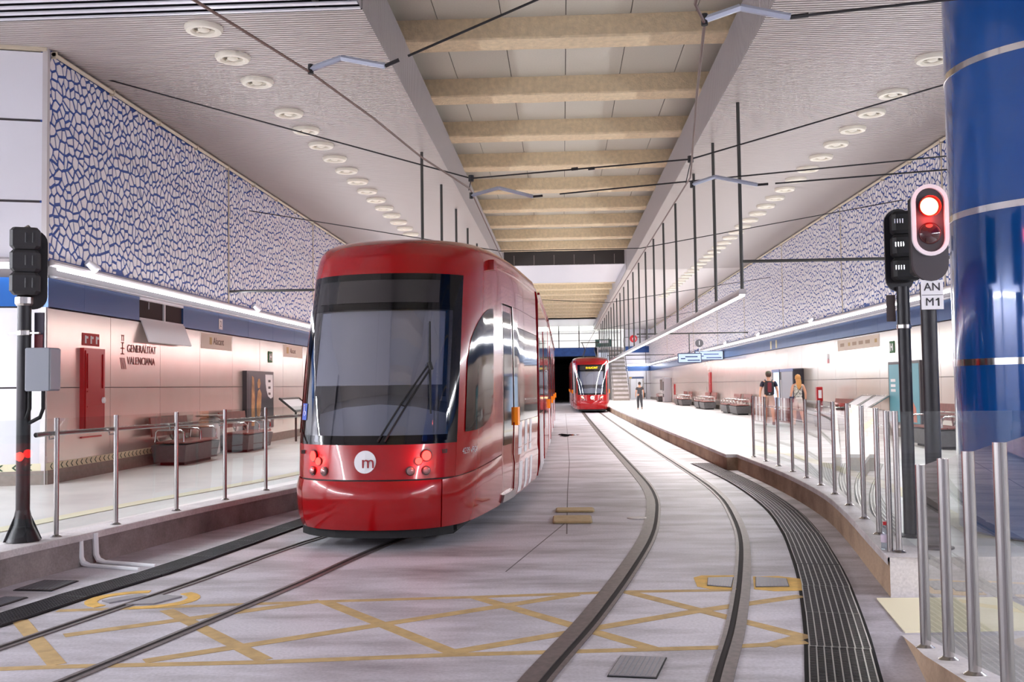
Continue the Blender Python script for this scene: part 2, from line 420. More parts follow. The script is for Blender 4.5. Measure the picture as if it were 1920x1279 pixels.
drain([(-4.66,5.2),(-4.23,7.3),(-4.07,8.17),(-3.80,9.33),(-3.60,10.67),(-3.38,12.3),(-3.1,14.2)], .28, 1.0, 9, .03, 'dark steel drain grating beside the left platform kerb', M_grate)

# ------------------------------------------------------------------ floor markings and covers
fm = thing('box_junction_marking', (-1, 7.2, 0), 'yellow criss-cross box marking painted across both tracks', 'floor marking')
def stripe(p, q, w=.085, m=M_yel, parent=fm, z=.0022):
    p, q = Vector((*p, 0)), Vector((*q, 0)); d = (q-p).normalized(); r = Vector((d.y, -d.x, 0))*w/2; c = []
    for a in (p-r, p+r, q+r, q-r): c.append((a.x, a.y))
    MB().prism(c, .0004, z).build('stripe', m, parent)
for i, (a, b) in enumerate([((-3.96,7.65),(-1.93,7.96)),((-1.93,7.96),(-.72,8.11)),((-.72,8.11),(.51,8.30)),((.51,8.3),(1.37,8.35)),
    ((-3.9,6.0),(-3.1,6.11)),((-3.1,6.11),(-1.87,6.21)),((-1.87,6.21),(-.72,6.38)),((-.72,6.38),(.08,6.46)),((.08,6.46),(.96,6.55)),((.96,6.55),(1.57,6.68)),
    ((-4.08,7.33),(-3.18,6.15)),((-3.1,7.67),(-1.9,6.26)),((-1.93,7.96),(-.69,6.38)),((-.72,8.09),(.56,6.51)),((.51,8.28),(1.59,6.82)),
    ((-3.51,6.88),(-1.97,7.98)),((-2.66,6.23),(.09,8.2)),((-.7,6.46),(.96,7.58)),((.96,7.58),(1.87,8.11)),((1.3,6.59),(1.61,6.86))]):
    stripe(a, b, .11 if i > 9 else .085, z=.0020 + .00003*i)
def cover(name, pts, label, m, z=.012, frame=None, cat='cover'):
    cx = sum(p[0] for p in pts)/len(pts); cy = sum(p[1] for p in pts)/len(pts)
    t = thing(name, (cx, cy, 0), label, cat)
    if frame: MB().prism(frame, .0005, .004).build('painted_border', M_yelb, t)
    MB().prism([(cx+(x-cx)*1.05, cy+(y-cy)*1.05) for x, y in pts], .0005, z*.55).build('rim', M_matblk, t)
    MB().prism(pts, .001, z).build('plate', m, t)
    g = MB()
    for k in range(1, 9):
        f = k/9; a = Vector(pts[0]).lerp(Vector(pts[1]), f); b = Vector(pts[3]).lerp(Vector(pts[2]), f)
        d = (b-a).normalized()*.02; r = Vector((d.y, -d.x)).normalized()*.003; a += d; b -= d
        g.prism([tuple(a-r), tuple(a+r), tuple(b+r), tuple(b-r)], z, z+.002)
    g.build('tread_ribs', M_grey, t)
M_cov = mat('cover_steel', (146, 142, 148), .5, .3, noise=.12, nscale=30)
M_covd = mat('cover_dark', (84, 78, 80), .6, .2, noise=.2, nscale=20)
cover('manhole_cover', [(.34,6.33),(.61,6.29),(.51,5.87),(.24,5.91)], 'grey square manhole cover between the right-hand rails', M_cov)
cover('rail_drain_cover', [(1.24,8.84),(1.46,8.86),(1.37,8.44),(1.19,8.52)], 'small grey plate in a yellow painted border, left of the right rail', M_cov, frame=[(1.12,8.88),(1.2,8.97),(1.49,8.97),(1.40,8.36),(1.2,8.38),(1.1,8.5)])
cover('rail_drain_cover', [(1.66,8.87),(1.90,8.79),(1.85,8.47),(1.58,8.45)], 'small grey plate in a yellow painted border, beside the right drain grating', M_cov, frame=[(1.64,8.91),(1.86,8.93),(2.03,8.8),(1.93,8.32),(1.7,8.3),(1.55,8.38)])
cover('floor_plate', [(-4.70,8.85),(-4.38,8.82),(-4.40,8.40),(-4.74,8.43)], 'dark steel floor plate against the left platform kerb', M_covd)
cover('floor_plate', [(-4.66,8.14),(-4.46,8.12),(-4.50,7.8),(-4.72,7.8)], 'dark floor plate at the left edge, nearest to the camera', M_covd)
tL = thing('rail_drain_cover', (-3.45, 8.05, 0), 'grey plates straddling the left rail inside a broken yellow oval', 'cover')
for a0, a1 in ((100, 235), (-85, 50)):
    o = MB(); ring = []
    for k in range(11):
        a = math.radians(a0 + (a1-a0)*k/10); ring.append((math.cos(a), math.sin(a)))
    for (c0, s0), (c1, s1) in zip(ring, ring[1:]):
        o.prism([(-3.45+.46*c0,8.05+.36*s0),(-3.45+.46*c1,8.05+.36*s1),(-3.45+.36*c1,8.05+.27*s1),(-3.45+.36*c0,8.05+.27*s0)], .0005, .005)
    o.build('painted_border', M_yelb, tL)
MB().prism([(-3.76,7.98),(-3.56,8.24),(-3.46,8.17),(-3.66,7.9)], .001, .012).build('plate', M_cov, tL)
MB().prism([(-3.36,8.2),(-3.16,8.14),(-3.28,7.86),(-3.5,7.84)], .001, .012).build('plate', M_cov, tL)
M_beige = mat('beige_plank', (196, 172, 128), .7, noise=.15, nscale=10)
tag(MB().bbox(-.12, 13.42, 0, .40, 13.78, .03, .02).build('threshold_plank', M_beige), 'beige plank on the floor between the tracks, farther of the two', 'plank', 'beige planks between the tracks')
tag(MB().bbox(-.15, 12.35, 0, .34, 12.95, .03, .02).build('threshold_plank', M_beige), 'beige plank on the floor between the tracks, nearer of the two', 'plank', 'beige planks between the tracks')
tag(MB().lathe([(.0,.012),(.10,.012),(.13,.006),(.13,0)], (.92,12.82,0), 16).build('floor_stud', M_cop), 'small pale round stud beside the curving rail', 'stud')
M_wet = mat('puddle', (34, 28, 26), .05)
pud = MB(); pp = []
for k in range(22):
    a = 2*PI*k/22; rr = .75 + .25*math.sin(3*a+1) + .1*math.sin(7*a); pp.append((.12+.42*rr*math.cos(a), 34.3+1.1*rr*math.sin(a)))
tag(pud.prism(pp, .0004, .002).build('puddle', M_wet), 'dark puddle on the concrete between the two trams', 'puddle')
# white twin conduits down the left kerb and over the floor
cd = thing('conduit', (-4.66, 9.7, 0), 'pair of white conduits running down the left kerb onto the floor', 'conduit')
for k, (dx, dy, L) in enumerate(((-.045, -.14, .70), (.02, .04, .72))):
    bx, by = -4.70+dx, 9.70+dy
    MB().tube([(bx+.02,by,.30),(bx+.03,by,.09),(bx+.06,by-.005,.035),(bx+.13,by-.02,.016),(bx+L,by-.21,.012)], [.03,.03,.03,.022,.018], 8).build('pipe', M_wht, cd, smooth=True)

# ------------------------------------------------------------------ walls
def mosaic(parent, x, y0, y1, z0, z1, s, cell=.185, near=300):
    """irregular white mosaic pieces on a blue ground: every piece its own raised polygon"""
    ny, nz = int((y1-y0)/cell)+3, int((z1-z0)/(cell*.92))+3
    P = np.zeros((ny, nz, 2))
    for i in range(ny):
        for j in range(nz):
            P[i, j] = (y0 + (i-1+.5*(j % 2))*cell, z0 + (j-1)*cell*.92)
    P += rng.uniform(-.46, .46, P.shape)*cell
    cells = []
    gap = .0235
    for i in range(ny):
        for j in range(nz):
            c = P[i, j]
            if not (y0-.05 < c[0] < y1+.05 and z0-.05 < c[1] < z1+.05): continue
            poly = [(c[0]-.3,c[1]-.3),(c[0]+.3,c[1]-.3),(c[0]+.3,c[1]+.3),(c[0]-.3,c[1]+.3)]
            planes = []
            for a in range(max(0,i-2), min(ny,i+3)):
                for b in range(max(0,j-2), min(nz,j+3)):
                    if a == i and b == j: continue
                    d = P[a, b]-c; l = math.hypot(*d)
                    planes.append((d[0]/l, d[1]/l, (d[0]*c[0]+d[1]*c[1])/l + l/2 - gap*(.6+.8*((i*7+j*13+a+b) % 5)/5)))
            planes += [(-1,0,-y0-.01),(1,0,y1-.01),(0,-1,-z0-.01),(0,1,z1-.01)]
            for nx_, nz_, k in planes:
                out = []; n = len(poly)
                for q in range(n):
                    a, b = poly[q], poly[(q+1) % n]
                    da = a[0]*nx_+a[1]*nz_-k; db = b[0]*nx_+b[1]*nz_-k
                    if da <= 0: out.append(a)
                    if (da < 0) != (db < 0) and abs(da-db) > 1e-12:
                        t = da/(da-db); out.append((a[0]+(b[0]-a[0])*t, a[1]+(b[1]-a[1])*t))
                poly = out
                if len(poly) < 3: break
            if len(poly) >= 3:
                ar = abs(sum(p[0]*q[1]-q[0]*p[1] for p, q in zip(poly, poly[1:]+poly[:1])))/2
                if ar > .0012: cells.append(poly)
    return cells
def wall(name, x, s, y0, seam0, label_n):
    """s = +1 when the wall faces +x"""
    t = thing(name, (x, y0, 0), kind='structure')
    b = x - s*.5
    MB().box(min(x,b), y0, 0, max(x,b), YE, 3.72).build('wall_core', M_joint, t)
    MB().box(min(x,b), y0, 3.72, max(x,b), YE, ZC).build('mosaic_ground', M_mosaic, t)
    # lower cladding in two rows of panels
    up = MB().box(0, .006, 1.782, s*.03, 2.124, 2.985).mesh('wall_panel'); lo = MB().box(0, .006, .735, s*.03, 2.124, 1.768).mesh('wall_panel')
    bd = MB().box(0, .004, 3.01, s*.045, 2.126, 3.45).mesh('band_panel')
    up.materials.append(M_panel); lo.materials.append(M_panel); bd.materials.append(M_band)
    y = seam0
    hatch = 18.05 if s > 0 else -99
    while y < YE - 1:
        inst('wall_panel', up, (0, y-y0, 0), t); inst('wall_panel', lo, (0, y-y0, 0), t)
        if s > 0:
            if abs(y+1.14-18.02) > .3: inst('band_panel', bd, (0, y+1.14-y0, 0), t)
        else: inst('band_panel', bd, (0, y-y0, 0), t)
        y += 2.13
    if s > 0: MB().box(x, y0, 3.01, x+s*.045, seam0+1.14, 3.45).build('band_panel', M_band, t)
    MB().box(x, y0, .31, x+s*.05, YE, .52).build('plinth', M_plinth, t)
    MB().box(x, y0, .52, x+s*.015, YE, .735).build('lower_strip', M_panel, t)
    return t
wL = wall('wall_left', XL, 1, 14.75, 14.75, 'left')
wR = wall('wall_right', XR, -1, -8, 14.0-2.13*10, 'right')
allt = []
for wobj, x, s, panels in ((wL, XL, 1, [(14.80,23.0),(23.12,31.0),(31.12,40)]), (wR, XR, -1, [(6.2,14.1),(14.22,22.1),(22.2,30.1),(30.2,38.1),(38.2,46.1),(46.2,54.1),(54.2,64),(64.1,80),(80.1,95.9)])):
    cells = []
    for i, (a, b) in enumerate(panels):
        cells += mosaic(wobj, x, a, b, 3.76, ZC-.08, s, .165 if a < 50 else .22)
    yv = 22 if s < 0 else 0
    cells.sort(key=lambda c: (c[0][1] if False else (c[0][0] if c[0][0] >= yv else 1000+c[0][0])))
    for c in cells[:300]:
        MB().prismx(c, x, x+s*.012).build('mosaic_tile', M_tile, wobj)
    rest = MB()
    for c in cells[300:]:
        n = len(c); rest.add([(x+s*.012, y, z) for y, z in c] + [(x, y, z) for y, z in c],
                             [tuple(range(n))] + [(i, (i+1) % n, n+(i+1) % n, n+i) for i in range(n)])
    tag(rest.build('mosaic_tiles', M_tile, wobj, fix=False), kind='stuff')
    for a, b in panels[1:]:
        MB().box(x, a-.09, 3.72, x+s*.02, a-.03, ZC).build('seam_strip', M_cream, wobj)
    # cream pipe along the ceiling joint
    ys = np.arange(14.85 if s > 0 else -8, YE, 2.0)
    MB().tube([(x+s*.05, y, ZC-.06) for y in (ys[0], ys[-1])], .035, 8).build('edge_pipe', M_cream, wobj)
    for y in ys: MB().box(x+s*.0, y, ZC-.12, x+s*.09, y+.04, ZC-.02).build('pipe_bracket', M_cream, wobj)

# pier that turns away to the left of the near wall corner
pa = math.radians(17); pdx, pdy = -math.cos(pa), -math.sin(pa)
pier = thing('wall_pier', (XL, 14.75, 0), kind='structure')
def pbox(name, u0, u1, z0, z1, d, m):
    n = Vector((math.sin(pa), -math.cos(pa), 0)) ; q = []
    o = Vector((XL, 14.75, 0)); e = Vector((pdx, pdy, 0)); v = []
    for z in (z0, z1):
        for uu, dd in ((u0, -.3), (u1, -.3), (u1, d), (u0, d)): p = o + e*uu + n*dd; v.append((p.x, p.y, z))
    return MB().add(v, [(0,3,2,1),(4,5,6,7),(0,1,5,4),(1,2,6,5),(2,3,7,6),(3,0,4,7)]).build(name, m, pier)
pbox('pier_core', 0, 4.2, 0, ZC, -.03, M_joint)
for z0, z1 in ((.735,1.765),(1.79,2.985),(3.76,4.60),(4.64,5.85),(5.89,6.93)): pbox('pier_panel', 0, 4.2, z0, z1, 0, M_white)
pbox('band_panel', 0, 4.2, 3.01, 3.45, .01, mat('blue_band_pier', (36, 100, 178), .3, .1))
pbox('plinth', 0, 4.2, .31, .52, .03, M_plinth); pbox('lower_strip', 0, 4.2, .52, .735, 0, M_white)
pbox('edge_pipe', 0, 4.2, 6.95, 7.0, .05, M_cream)
MB().box(XL-.06, 14.725, .31, XL+.02, 14.80, 3.0).build('corner_trim', M_hous, pier); MB().box(XL-.06, 14.725, 3.74, XL+.02, 14.80, ZC).build('corner_trim', M_hous, pier); MB().box(XL-.03, 14.735, 3.0, XL+.05, 14.78, 3.45).build('corner_trim', M_band, pier)
def chevrons(fr, L, pitch, h, parent):
    g = MB(); k = 0
    while k*pitch < L - h:
        u = k*pitch + .05
        for sgn in (1, -1):
            pts = [(u, h/2), (u+h*.5, h/2+sgn*h*.42), (u+h*.8, h/2+sgn*h*.42), (u+h*.3, h/2)]
            g.poly([fr(a, b) for a, b in pts])
        k += 1
    g.build('chevrons', mat('chevron_green', (40, 84, 60), .6), parent, fix=False)
MB().box(XL, 14.76, .52, XL+.034, 20.2, .63).build('guide_strip', M_tact, wL)
chevrons(lambda u, h: (XL+.036, 14.8+u, .52+h), 5.2, .16, .11, wL)
pbox('guide_strip', 0, 4.2, .52, .63, .012, M_tact)
def pf(u, h):
    o = Vector((XL, 14.75, 0)) + Vector((pdx, pdy, 0))*(4.1-u) + Vector((math.sin(pa), -math.cos(pa), 0))*.015; return (o.x, o.y, .52+h)
chevrons(pf, 4.0, .2, .11, pier)
# the hall behind the camera
tag(MB().box(-12, -8, 0, -11.6, 13.6, ZC).build('wall_side', M_white), kind='structure')
tag(MB().box(-13, -8.4, 0, 9, -8, ZC+1.5).build('wall_back', M_white), kind='structure')

# ------------------------------------------------------------------ wall light coves
def cove(x, s, y0, y1, label):
    t = thing('wall_light', (x, y0, 3.6), label, 'light')
    MB().prismy([(x,3.72),(x+s*.02,3.75),(x+s*.085,3.70),(x+s*.09,3.665),(x+s*.03,3.655),(x,3.64)], y0, y1).build('housing', M_hous, t)
    MB().prismy([(x,3.45),(x+s*.13,3.46),(x+s*.13,3.475),(x,3.50)], y0, y1).build('ledge', M_wht, t)
    y = y0 + .05
    while y < y1 - .2:
        e = min(y+2.96, y1); MB().tube([(x+s*.12,y,3.60),(x+s*.12,e,3.60)], .028, 8).build('tube', M_tube, t, smooth=True); y += 3
    return t
cove(XL, 1, 14.85, YE, 'long white fluorescent strip above the blue band of the left wall')
cove(XR, -1, -8, YE, 'long white fluorescent strip above the blue band of the right wall')
pt = thing('wall_light', (XL-2, 14.1, 3.6), 'short fluorescent strip on the white pier at the left edge', 'light')
n_ = Vector((math.sin(pa), -math.cos(pa), 0)); e_ = Vector((pdx, pdy, 0)); o_ = Vector((XL, 14.75, 0))
q = [o_+n_*.1+e_*.15, o_+n_*.1+e_*4.1]
MB().tube([(p.x,p.y,3.60) for p in q], .028, 8).build('tube', M_tube, pt)
v = []
for uu in (0, 4.2):
    for dd, z in ((0,3.76),(.17,3.71),(.17,3.66),(0,3.64)): p = o_+n_*dd+e_*uu; v.append((p.x,p.y,z))
MB().add(v, [(0,1,2,3),(4,7,6,5),(0,4,5,1),(1,5,6,2),(2,6,7,3),(3,7,4,0)]).build('housing', M_hous, pt)
def wall_spot(x, s, y, label):
    t = thing('wall_spotlight', (x, y, 3.8), label, 'spotlight', 'small white spotlights above the wall strips')
    MB().tube([(x,y,3.78),(x+s*.09,y,3.80)], .02, 8).build('arm', M_wht, t)
    MB().tube([(x+s*.06,y-.06,3.84),(x+s*.15,y+.10,3.73)], [.055,.075], 12).build('head', M_wht, t, smooth=True)
for i, y in enumerate((16.0, 24.85)): wall_spot(XL, 1, y, ('small white spotlight on the left wall nearest to the white pier', 'small white spotlight on the left wall beside the large tram')[i])
for i, y in enumerate((33.5, 42.5, 51)): wall_spot(XR, -1, y, ('small white spotlight on the right wall, nearest of three', 'small white spotlight on the right wall, middle of three', 'small white spotlight on the right wall, farthest of three')[i])

# ------------------------------------------------------------------ ceiling
FXL, FXR = -2.72, 3.03
ceil = thing('ceiling', (0, 10, ZC), kind='structure')
def ribs(x0, x1, y0, y1, name):
    g = MB(); y = y0; p = .085
    while y < y1:
        g.quad((x0,y,ZC),(x1,y,ZC),(x1,y+.048,ZC),(x0,y+.048,ZC)); g.quad((x0,y+.048,ZC),(x1,y+.048,ZC),(x1,y+.050,ZC+.05),(x0,y+.050,ZC+.05))
        g.quad((x0,y+.050,ZC+.05),(x1,y+.050,ZC+.05),(x1,y+.083,ZC+.05),(x0,y+.083,ZC+.05)); g.quad((x0,y+.083,ZC+.05),(x1,y+.083,ZC+.05),(x1,y+p,ZC),(x0,y+p,ZC))
        y += p
    return tag(g.build(name, M_soffit, ceil, fix=False), kind='stuff')
ribs(-12, FXL, 13.6, 46, 'soffit_slats'); ribs(FXR, XR, 9, 46, 'soffit_slats')
MB().box(-12, 46, ZC, FXL, YE, ZC+.05).build('soffit', M_soffit, ceil); MB().box(FXR, 46, ZC, XR, YE, ZC+.05).build('soffit', M_soffit, ceil)
MB().box(FXR, -8, ZC, XR, 9, ZC+.05).build('soffit', M_soffit, ceil); MB().box(-12, -8, ZC, FXL, 10, ZC+.05).build('soffit', M_soffit, ceil)
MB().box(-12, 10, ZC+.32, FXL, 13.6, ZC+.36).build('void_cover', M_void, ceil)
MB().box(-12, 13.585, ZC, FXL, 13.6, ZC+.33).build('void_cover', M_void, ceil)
y = 13.53
sl = MB().box(-12-FXL, 0, 0, -.02, .085, .02).mesh('grille_slat'); sl.materials.append(M_white)
while y > 10: inst('grille_slat', sl, (FXL, y-10, 0), ceil); y -= .215
def fascia(x, s):
    g = MB(); y = 9.0; p = .085
    while y < 46:
        g.quad((x,y,ZC),(x,y+.056,ZC),(x,y+.056,7.93),(x,y,7.93)); g.quad((x,y+.056,ZC),(x-s*.015,y+.06,ZC),(x-s*.015,y+.06,7.93),(x,y+.056,7.93))
        g.quad((x-s*.015,y+.06,ZC),(x-s*.015,y+.081,ZC),(x-s*.015,y+.081,7.93),(x-s*.015,y+.06,7.93)); g.quad((x-s*.015,y+.081,ZC),(x,y+p,ZC),(x,y+p,7.93),(x-s*.015,y+.081,7.93))
        y += p
    tag(g.build('fascia_slats', M_fascia, ceil, fix=False), kind='stuff')
    MB().box(x-.02, 46, ZC, x+.02, YE, 8.32).build('fascia', M_fascia, ceil); MB().box(x-.02, -8, ZC, x+.02, 9, 7.93).build('fascia', M_fascia, ceil)
fascia(FXL, 1); fascia(FXR, -1)
# recess: sprayed beams with panels between them
def beam_mesh(z0, h, w):
    n = 18; g = MB(); v = []; prof = [(0,h),(0.0,.03),(.025,0),(w-.025,0),(w,.03),(w,h)]
    for i in range(n+1):
        x = FXL-.6 + (FXR-FXL+1.2)*i/n
        for yy, zz in prof: v.append((x, yy+random.uniform(-.006,.006), zz+random.uniform(-.008,.008)))
    m = len(prof); f = [(i*m+k, i*m+k+1, i*m+m+k+1, i*m+m+k) for i in range(n) for k in range(m-1)]
    me = g.add(v, f).mesh('ceiling_beam'); me.materials.append(M_beam)
    return me
bm1 = beam_mesh(0, .40, .62); bm2 = beam_mesh(0, .40, .62)
by = [17.5 + 3.45*k for k in range(-7, 9)]
for k, y in enumerate(by): inst('ceiling_beam', bm1 if k % 2 else bm2, (0, y-10, .9), ceil)
cp = MB().box(0, 0, 0, 1.135, 3.45-.62+.1, .03).mesh('recess_panel'); cp.materials.append(M_cpan)
MB().box(FXL-.7, -8, 8.34, FXR+.7, 48, 8.4).build('recess_back', M_dark, ceil)
for x0 in (FXL-.66, FXR+.61): MB().box(x0, -8, ZC+.06, x0+.05, 48, 8.36).build('recess_side', M_dark, ceil)
for y in by:
    for k in range(6): inst('recess_panel', cp, (FXL-.56+1.15*k, y+.57-10, 1.29), ceil)
# dark duct face, then a lower run of ceiling beyond it
MB().box(FXL-.6, 47.1, 7.42, FXR+.6, 47.3, 8.36).build('duct_face', M_dark, ceil)
for k in range(6): MB().box(FXL+.5+.95*k, 47.08, 7.45, FXL+.515+.95*k, 47.1, 7.9).build('duct_seam', M_soffit, ceil)
MB().box(FXL, 47.1, 7.40, FXR, 55.2, 7.43).build('plain_ceiling', M_white, ceil)
MB().box(FXL, 55, 7.75, FXR, YE, 7.8).build('recess_back', M_cpan, ceil)
for k in range(9): inst('ceiling_beam', bm1, (0, 55.4+3.5*k-10, .40), ceil)
MB().box(FXL, 86.2, 7.38, FXR, YE, 7.43).build('plain_ceiling', M_white, ceil)
MB().box(-12, -8, 8.36, 9, -7.9, 8.5).build('end_closer', M_white, ceil)

# ------------------------------------------------------------------ downlights
def downlight():
    t = thing('downlight', (0, 0, 0))
    MB().lathe([(.155,.0),(.16,-.05),(.19,-.075),(.25,-.07),(.275,-.035),(.275,.0)], n=24).build('trim_ring', M_dl, t, smooth=True, local=True)
    MB().lathe([(.0,-.012),(.16,-.012),(.16,.0)], n=20).build('reflector', M_dli, t, smooth=True, local=True)
    MB().lathe([(.0,-.07),(.06,-.065),(.085,-.045),(.085,-.01)], n=16).build('centre_cap', M_dl, t, smooth=True, local=True)
    g = MB()
    for k in range(3):
        a = k*2*PI/3 + .5; g.ob((.12*math.cos(a), .12*math.sin(a), -.035), (.1, .022, .02), a)
    g.build('spokes', M_dl, t, local=True)
    return t
dl = downlight(); first = True
def place_dl(x, y, label, grp):
    global first
    o = dl if first else copy_tree(dl); first = False
    o.location = (x, y, ZC); tag(o, label, 'downlight', grp)
ordw = ['nearest', 'second nearest', 'third nearest', 'fourth nearest', 'fifth nearest', 'sixth nearest', 'seventh nearest', 'eighth nearest']
yl = [14.07, 15.35, 16.62] + [18.6 + 1.275*k for k in range(13)]
for i, y in enumerate(yl): place_dl(-5.15, y, (ordw[i] if i < 8 else 'one of the distant') + ' round cream downlight%s in the left ceiling' % ('' if i < 8 else 's'), 'downlights in the left ceiling' if i < 8 else 'distant downlights in the left ceiling')
yr = [16.45] + [18.42 + 1.275*k for k in range(34)]
for i, y in enumerate(yr): place_dl(6.15, y, (ordw[i] if i < 8 else 'one of the distant') + ' round cream downlight%s in the right ceiling' % ('' if i < 8 else 's'), 'downlights in the right ceiling' if i < 8 else 'distant downlights in the right ceiling')

# ------------------------------------------------------------------ suspended lights
def suspended(x, y0, y1, rods, label, braces, xw):
    t = thing('suspended_light', (x, y0, 3.3), label, 'light')
    MB().prismy([(x-.075,3.36),(x+.075,3.36),(x+.06,3.46),(x-.06,3.46)], y0-.05, y1).build('housing', M_hous, t)
    MB().prismy([(x-.085,3.33),(x-.065,3.33),(x-.065,3.38),(x-.085,3.38)], y0-.05, y1).build('side_lip', M_hous, t)
    y = y0
    while y < y1-.5:
        MB().box(x-.045, y, 3.325, x+.045, min(y+2.95, y1), 3.36).build('tube', M_tubew, t); y += 3
    for yy in rods: MB().tube([(x,yy,3.44),(x,yy,ZC)], .034, 8).build('rod', M_rod, t, smooth=True)
    for yy, z in braces: MB().tube([(x,yy,z),(xw,yy,z)], .03, 8).build('brace', M_rod, t, smooth=True)
    return t
suspended(3.39, 18.8, 88, [18.8,21.95,25.15] + [29.25+3.55*k for k in range(17)], 'suspended strip light on tall rods above the right platform edge', [(18.8,3.98),(45.36,3.98),(75,3.9)], XR)
suspended(-3.09, 22.1, 60, [22.1+3.62*k for k in range(11)], 'suspended strip light on rods behind the large tram', [(23.1,4.03)], XL)

# ------------------------------------------------------------------ overhead line
def wire(pts, r, m, name, label, cat='wire', n=6):
    return tag(MB().tube(pts, r, n).build(name, m, smooth=True), label, cat)
cwL = [(-4.3,2.5,5.0),(-3.06,8.14,5.0),(-2.58,10.12,5.0),(-2.26,11.96,5.0),(-1.97,14.07,5.0),(-1.49,16.4,5.0),(-1.50,24,4.98),(-1.5,40,4.95),(-1.5,YE,4.5)]
cwR = [(.95,4,4.85),(1.15,8.2,4.85),(1.29,8.65,4.85),(1.50,10.7,4.85),(2.0,15.2,4.85),(1.98,22,4.85),(1.9,40,4.85),(1.85,70,4.7),(1.8,YE,4.35)]
wire(cwL, .014, M_copper, 'contact_wire', 'brown contact wire over the left track, above the large tram')
wire(cwR, .014, M_copper, 'contact_wire', 'brown contact wire over the right track')
def arm(a, b, c, end, label, wlabel):
    t = thing('pull_off_arm', a, label, 'arm')
    MB().tube([a, b], .032, 6).build('bar', M_arm, t); MB().tube([b, c], .032, 6).build('bar', M_arm, t)
    MB().tube([(a[0],a[1],a[2]-.05),(a[0],a[1],a[2]+.05)], .03, 8).build('clamp', M_wire, t)
    MB().tube([c, tuple(Vector(c)+(Vector(end)-Vector(c)).normalized()*.16)], .02, 6).build('insulator', M_wire, t)
    wire([tuple(Vector(c).lerp(Vector(end), .05)), end], .013, M_wire, 'span_wire', wlabel)
arm((-2.57,10.12,5.03), (-2.25,10.12,5.14), (-1.79,10.12,5.04), (3.03,10.12,7.0), 'silver bent pull-off arm on the left contact wire, nearest to the camera', 'thin black span wire crossing from the nearest silver arm to the right fascia')
arm((1.29,8.65,4.88), (1.60,8.65,4.98), (2.03,8.65,4.88), (3.72,8.75,5.05), 'silver bent pull-off arm on the right contact wire, nearest to the camera', 'thin black span wire tied to the top of the blue column')
arm((-1.47,16.4,4.88), (-1.01,16.4,5.0), (-.44,16.4,4.84), (8.35,16.4,5.5), 'silver bent pull-off arm above the front of the large tram', 'thin black span wire from the arm above the tram to the right wall')
arm((2.02,15.2,4.74), (2.37,15.2,4.85), (3.01,15.2,4.71), (8.35,15.2,5.02), 'silver bent pull-off arm on the right wire beside the tall rods', 'thin black span wire running to the right wall below the other one')
sp = thing('span_wire', (2.06, 15.6, 5.2), 'black sagging span wire crossing the whole hall from wall to wall', 'wire')
pts = [(-7.8,16.4,7.06),(-1.47,16.4,5.17),(2.06,15.6,5.22),(8.35,15.6,6.93)]
MB().tube(pts, .013, 6).build('cable', M_wire, sp)
for p in pts[1:3]: MB().tube([(p[0],p[1],p[2]-.05),(p[0],p[1],p[2]+.05)], .045, 8).build('junction', M_wire, sp)
for dx in (-.15, .12): MB().tube([(.35+dx,16.0,5.195),(.45+dx,15.97,5.197)], .026, 6).build('turnbuckle', M_wire, sp)
MB().tube([(-1.47,16.4,5.14),(-1.52,16.5,4.99)], .008, 5).build('dropper', M_wire, sp); MB().tube([(2.06,15.6,5.18),(1.99,15.7,4.86)], .008, 5).build('dropper', M_wire, sp)
wire([(-7.8,24.5,6.2),(-1.5,24.5,5.05),(1.97,24.5,5.05),(8.35,24.5,6.1)], .012, M_wire, 'span_wire', 'second black span wire across the hall, passing behind the tram roof')
wire([(FXL,40,5.6),(-1.5,40,5.2),(1.9,40,5.0),(8.35,40,5.9)], .012, M_wire, 'span_wire', 'distant black span wire across the hall before the dark duct')
wire([(1.86,60,4.95),(8.35,60,6.1)], .012, M_wire, 'span_wire', 'farthest black span wire, above the small tram')

# ------------------------------------------------------------------ end of the hall
ew = thing('wall_end', (0, YE, 0), kind='structure')
MB().box(-12, YE, 0, -4, YE+.4, ZC+1.4).build('wall_side_part', M_white, ew)
MB().box(-4.0, YE, 4.50, 3.35, YE+.5, 5.30).build('lintel', mat('lintel_blue', (40, 82, 150), .5, noise=.3, nscale=3), ew)
MB().box(3.2, YE, 0, 3.5, YE+.4, 5.3).build('portal_jamb', M_cop, ew)
# tunnel tube
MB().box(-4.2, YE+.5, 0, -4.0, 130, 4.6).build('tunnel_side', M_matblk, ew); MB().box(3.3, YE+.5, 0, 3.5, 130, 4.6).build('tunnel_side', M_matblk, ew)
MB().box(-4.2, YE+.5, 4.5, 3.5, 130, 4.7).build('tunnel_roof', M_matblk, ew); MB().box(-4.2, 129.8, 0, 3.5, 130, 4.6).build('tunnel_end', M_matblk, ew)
# mezzanine behind glazing
mz = thing('mezzanine', (0, YE+4, 5.2), kind='structure')
MB().box(-12, YE+.5, 5.1, XR, YE+9, 5.3).build('slab', M_cop, mz)
MB().box(-12, YE+9, 5.2, XR, YE+9.2, 8.5).build('back_wall', M_white, mz)
MB().box(-12, YE, 7.44, XR, YE+9.2, 7.6).build('soffit', M_white, mz)
for k in range(4): MB().box(-6, YE+1.2+2*k, 7.38, 7, YE+1.45+2*k, 7.43).build('light_line', emission('mezzanine_light', (255, 250, 232), 6), mz)
area('mezzanine_light', (0, YE+4.5, 7.36), 12, 5, 420, (1, .97, .92))
wn = thing('window_1', (0, YE+.1, 5.3), kind='structure')
for k in range(5):
    x = -4.2+1.95*k
    MB().box(x+.06, YE+.12, 5.36, x+1.89, YE+.13, 7.38).build('pane', M_glass, wn)
    MB().box(x-.05, YE+.05, 5.3, x+.05, YE+.17, 7.44).build('mullion', M_rod, wn)
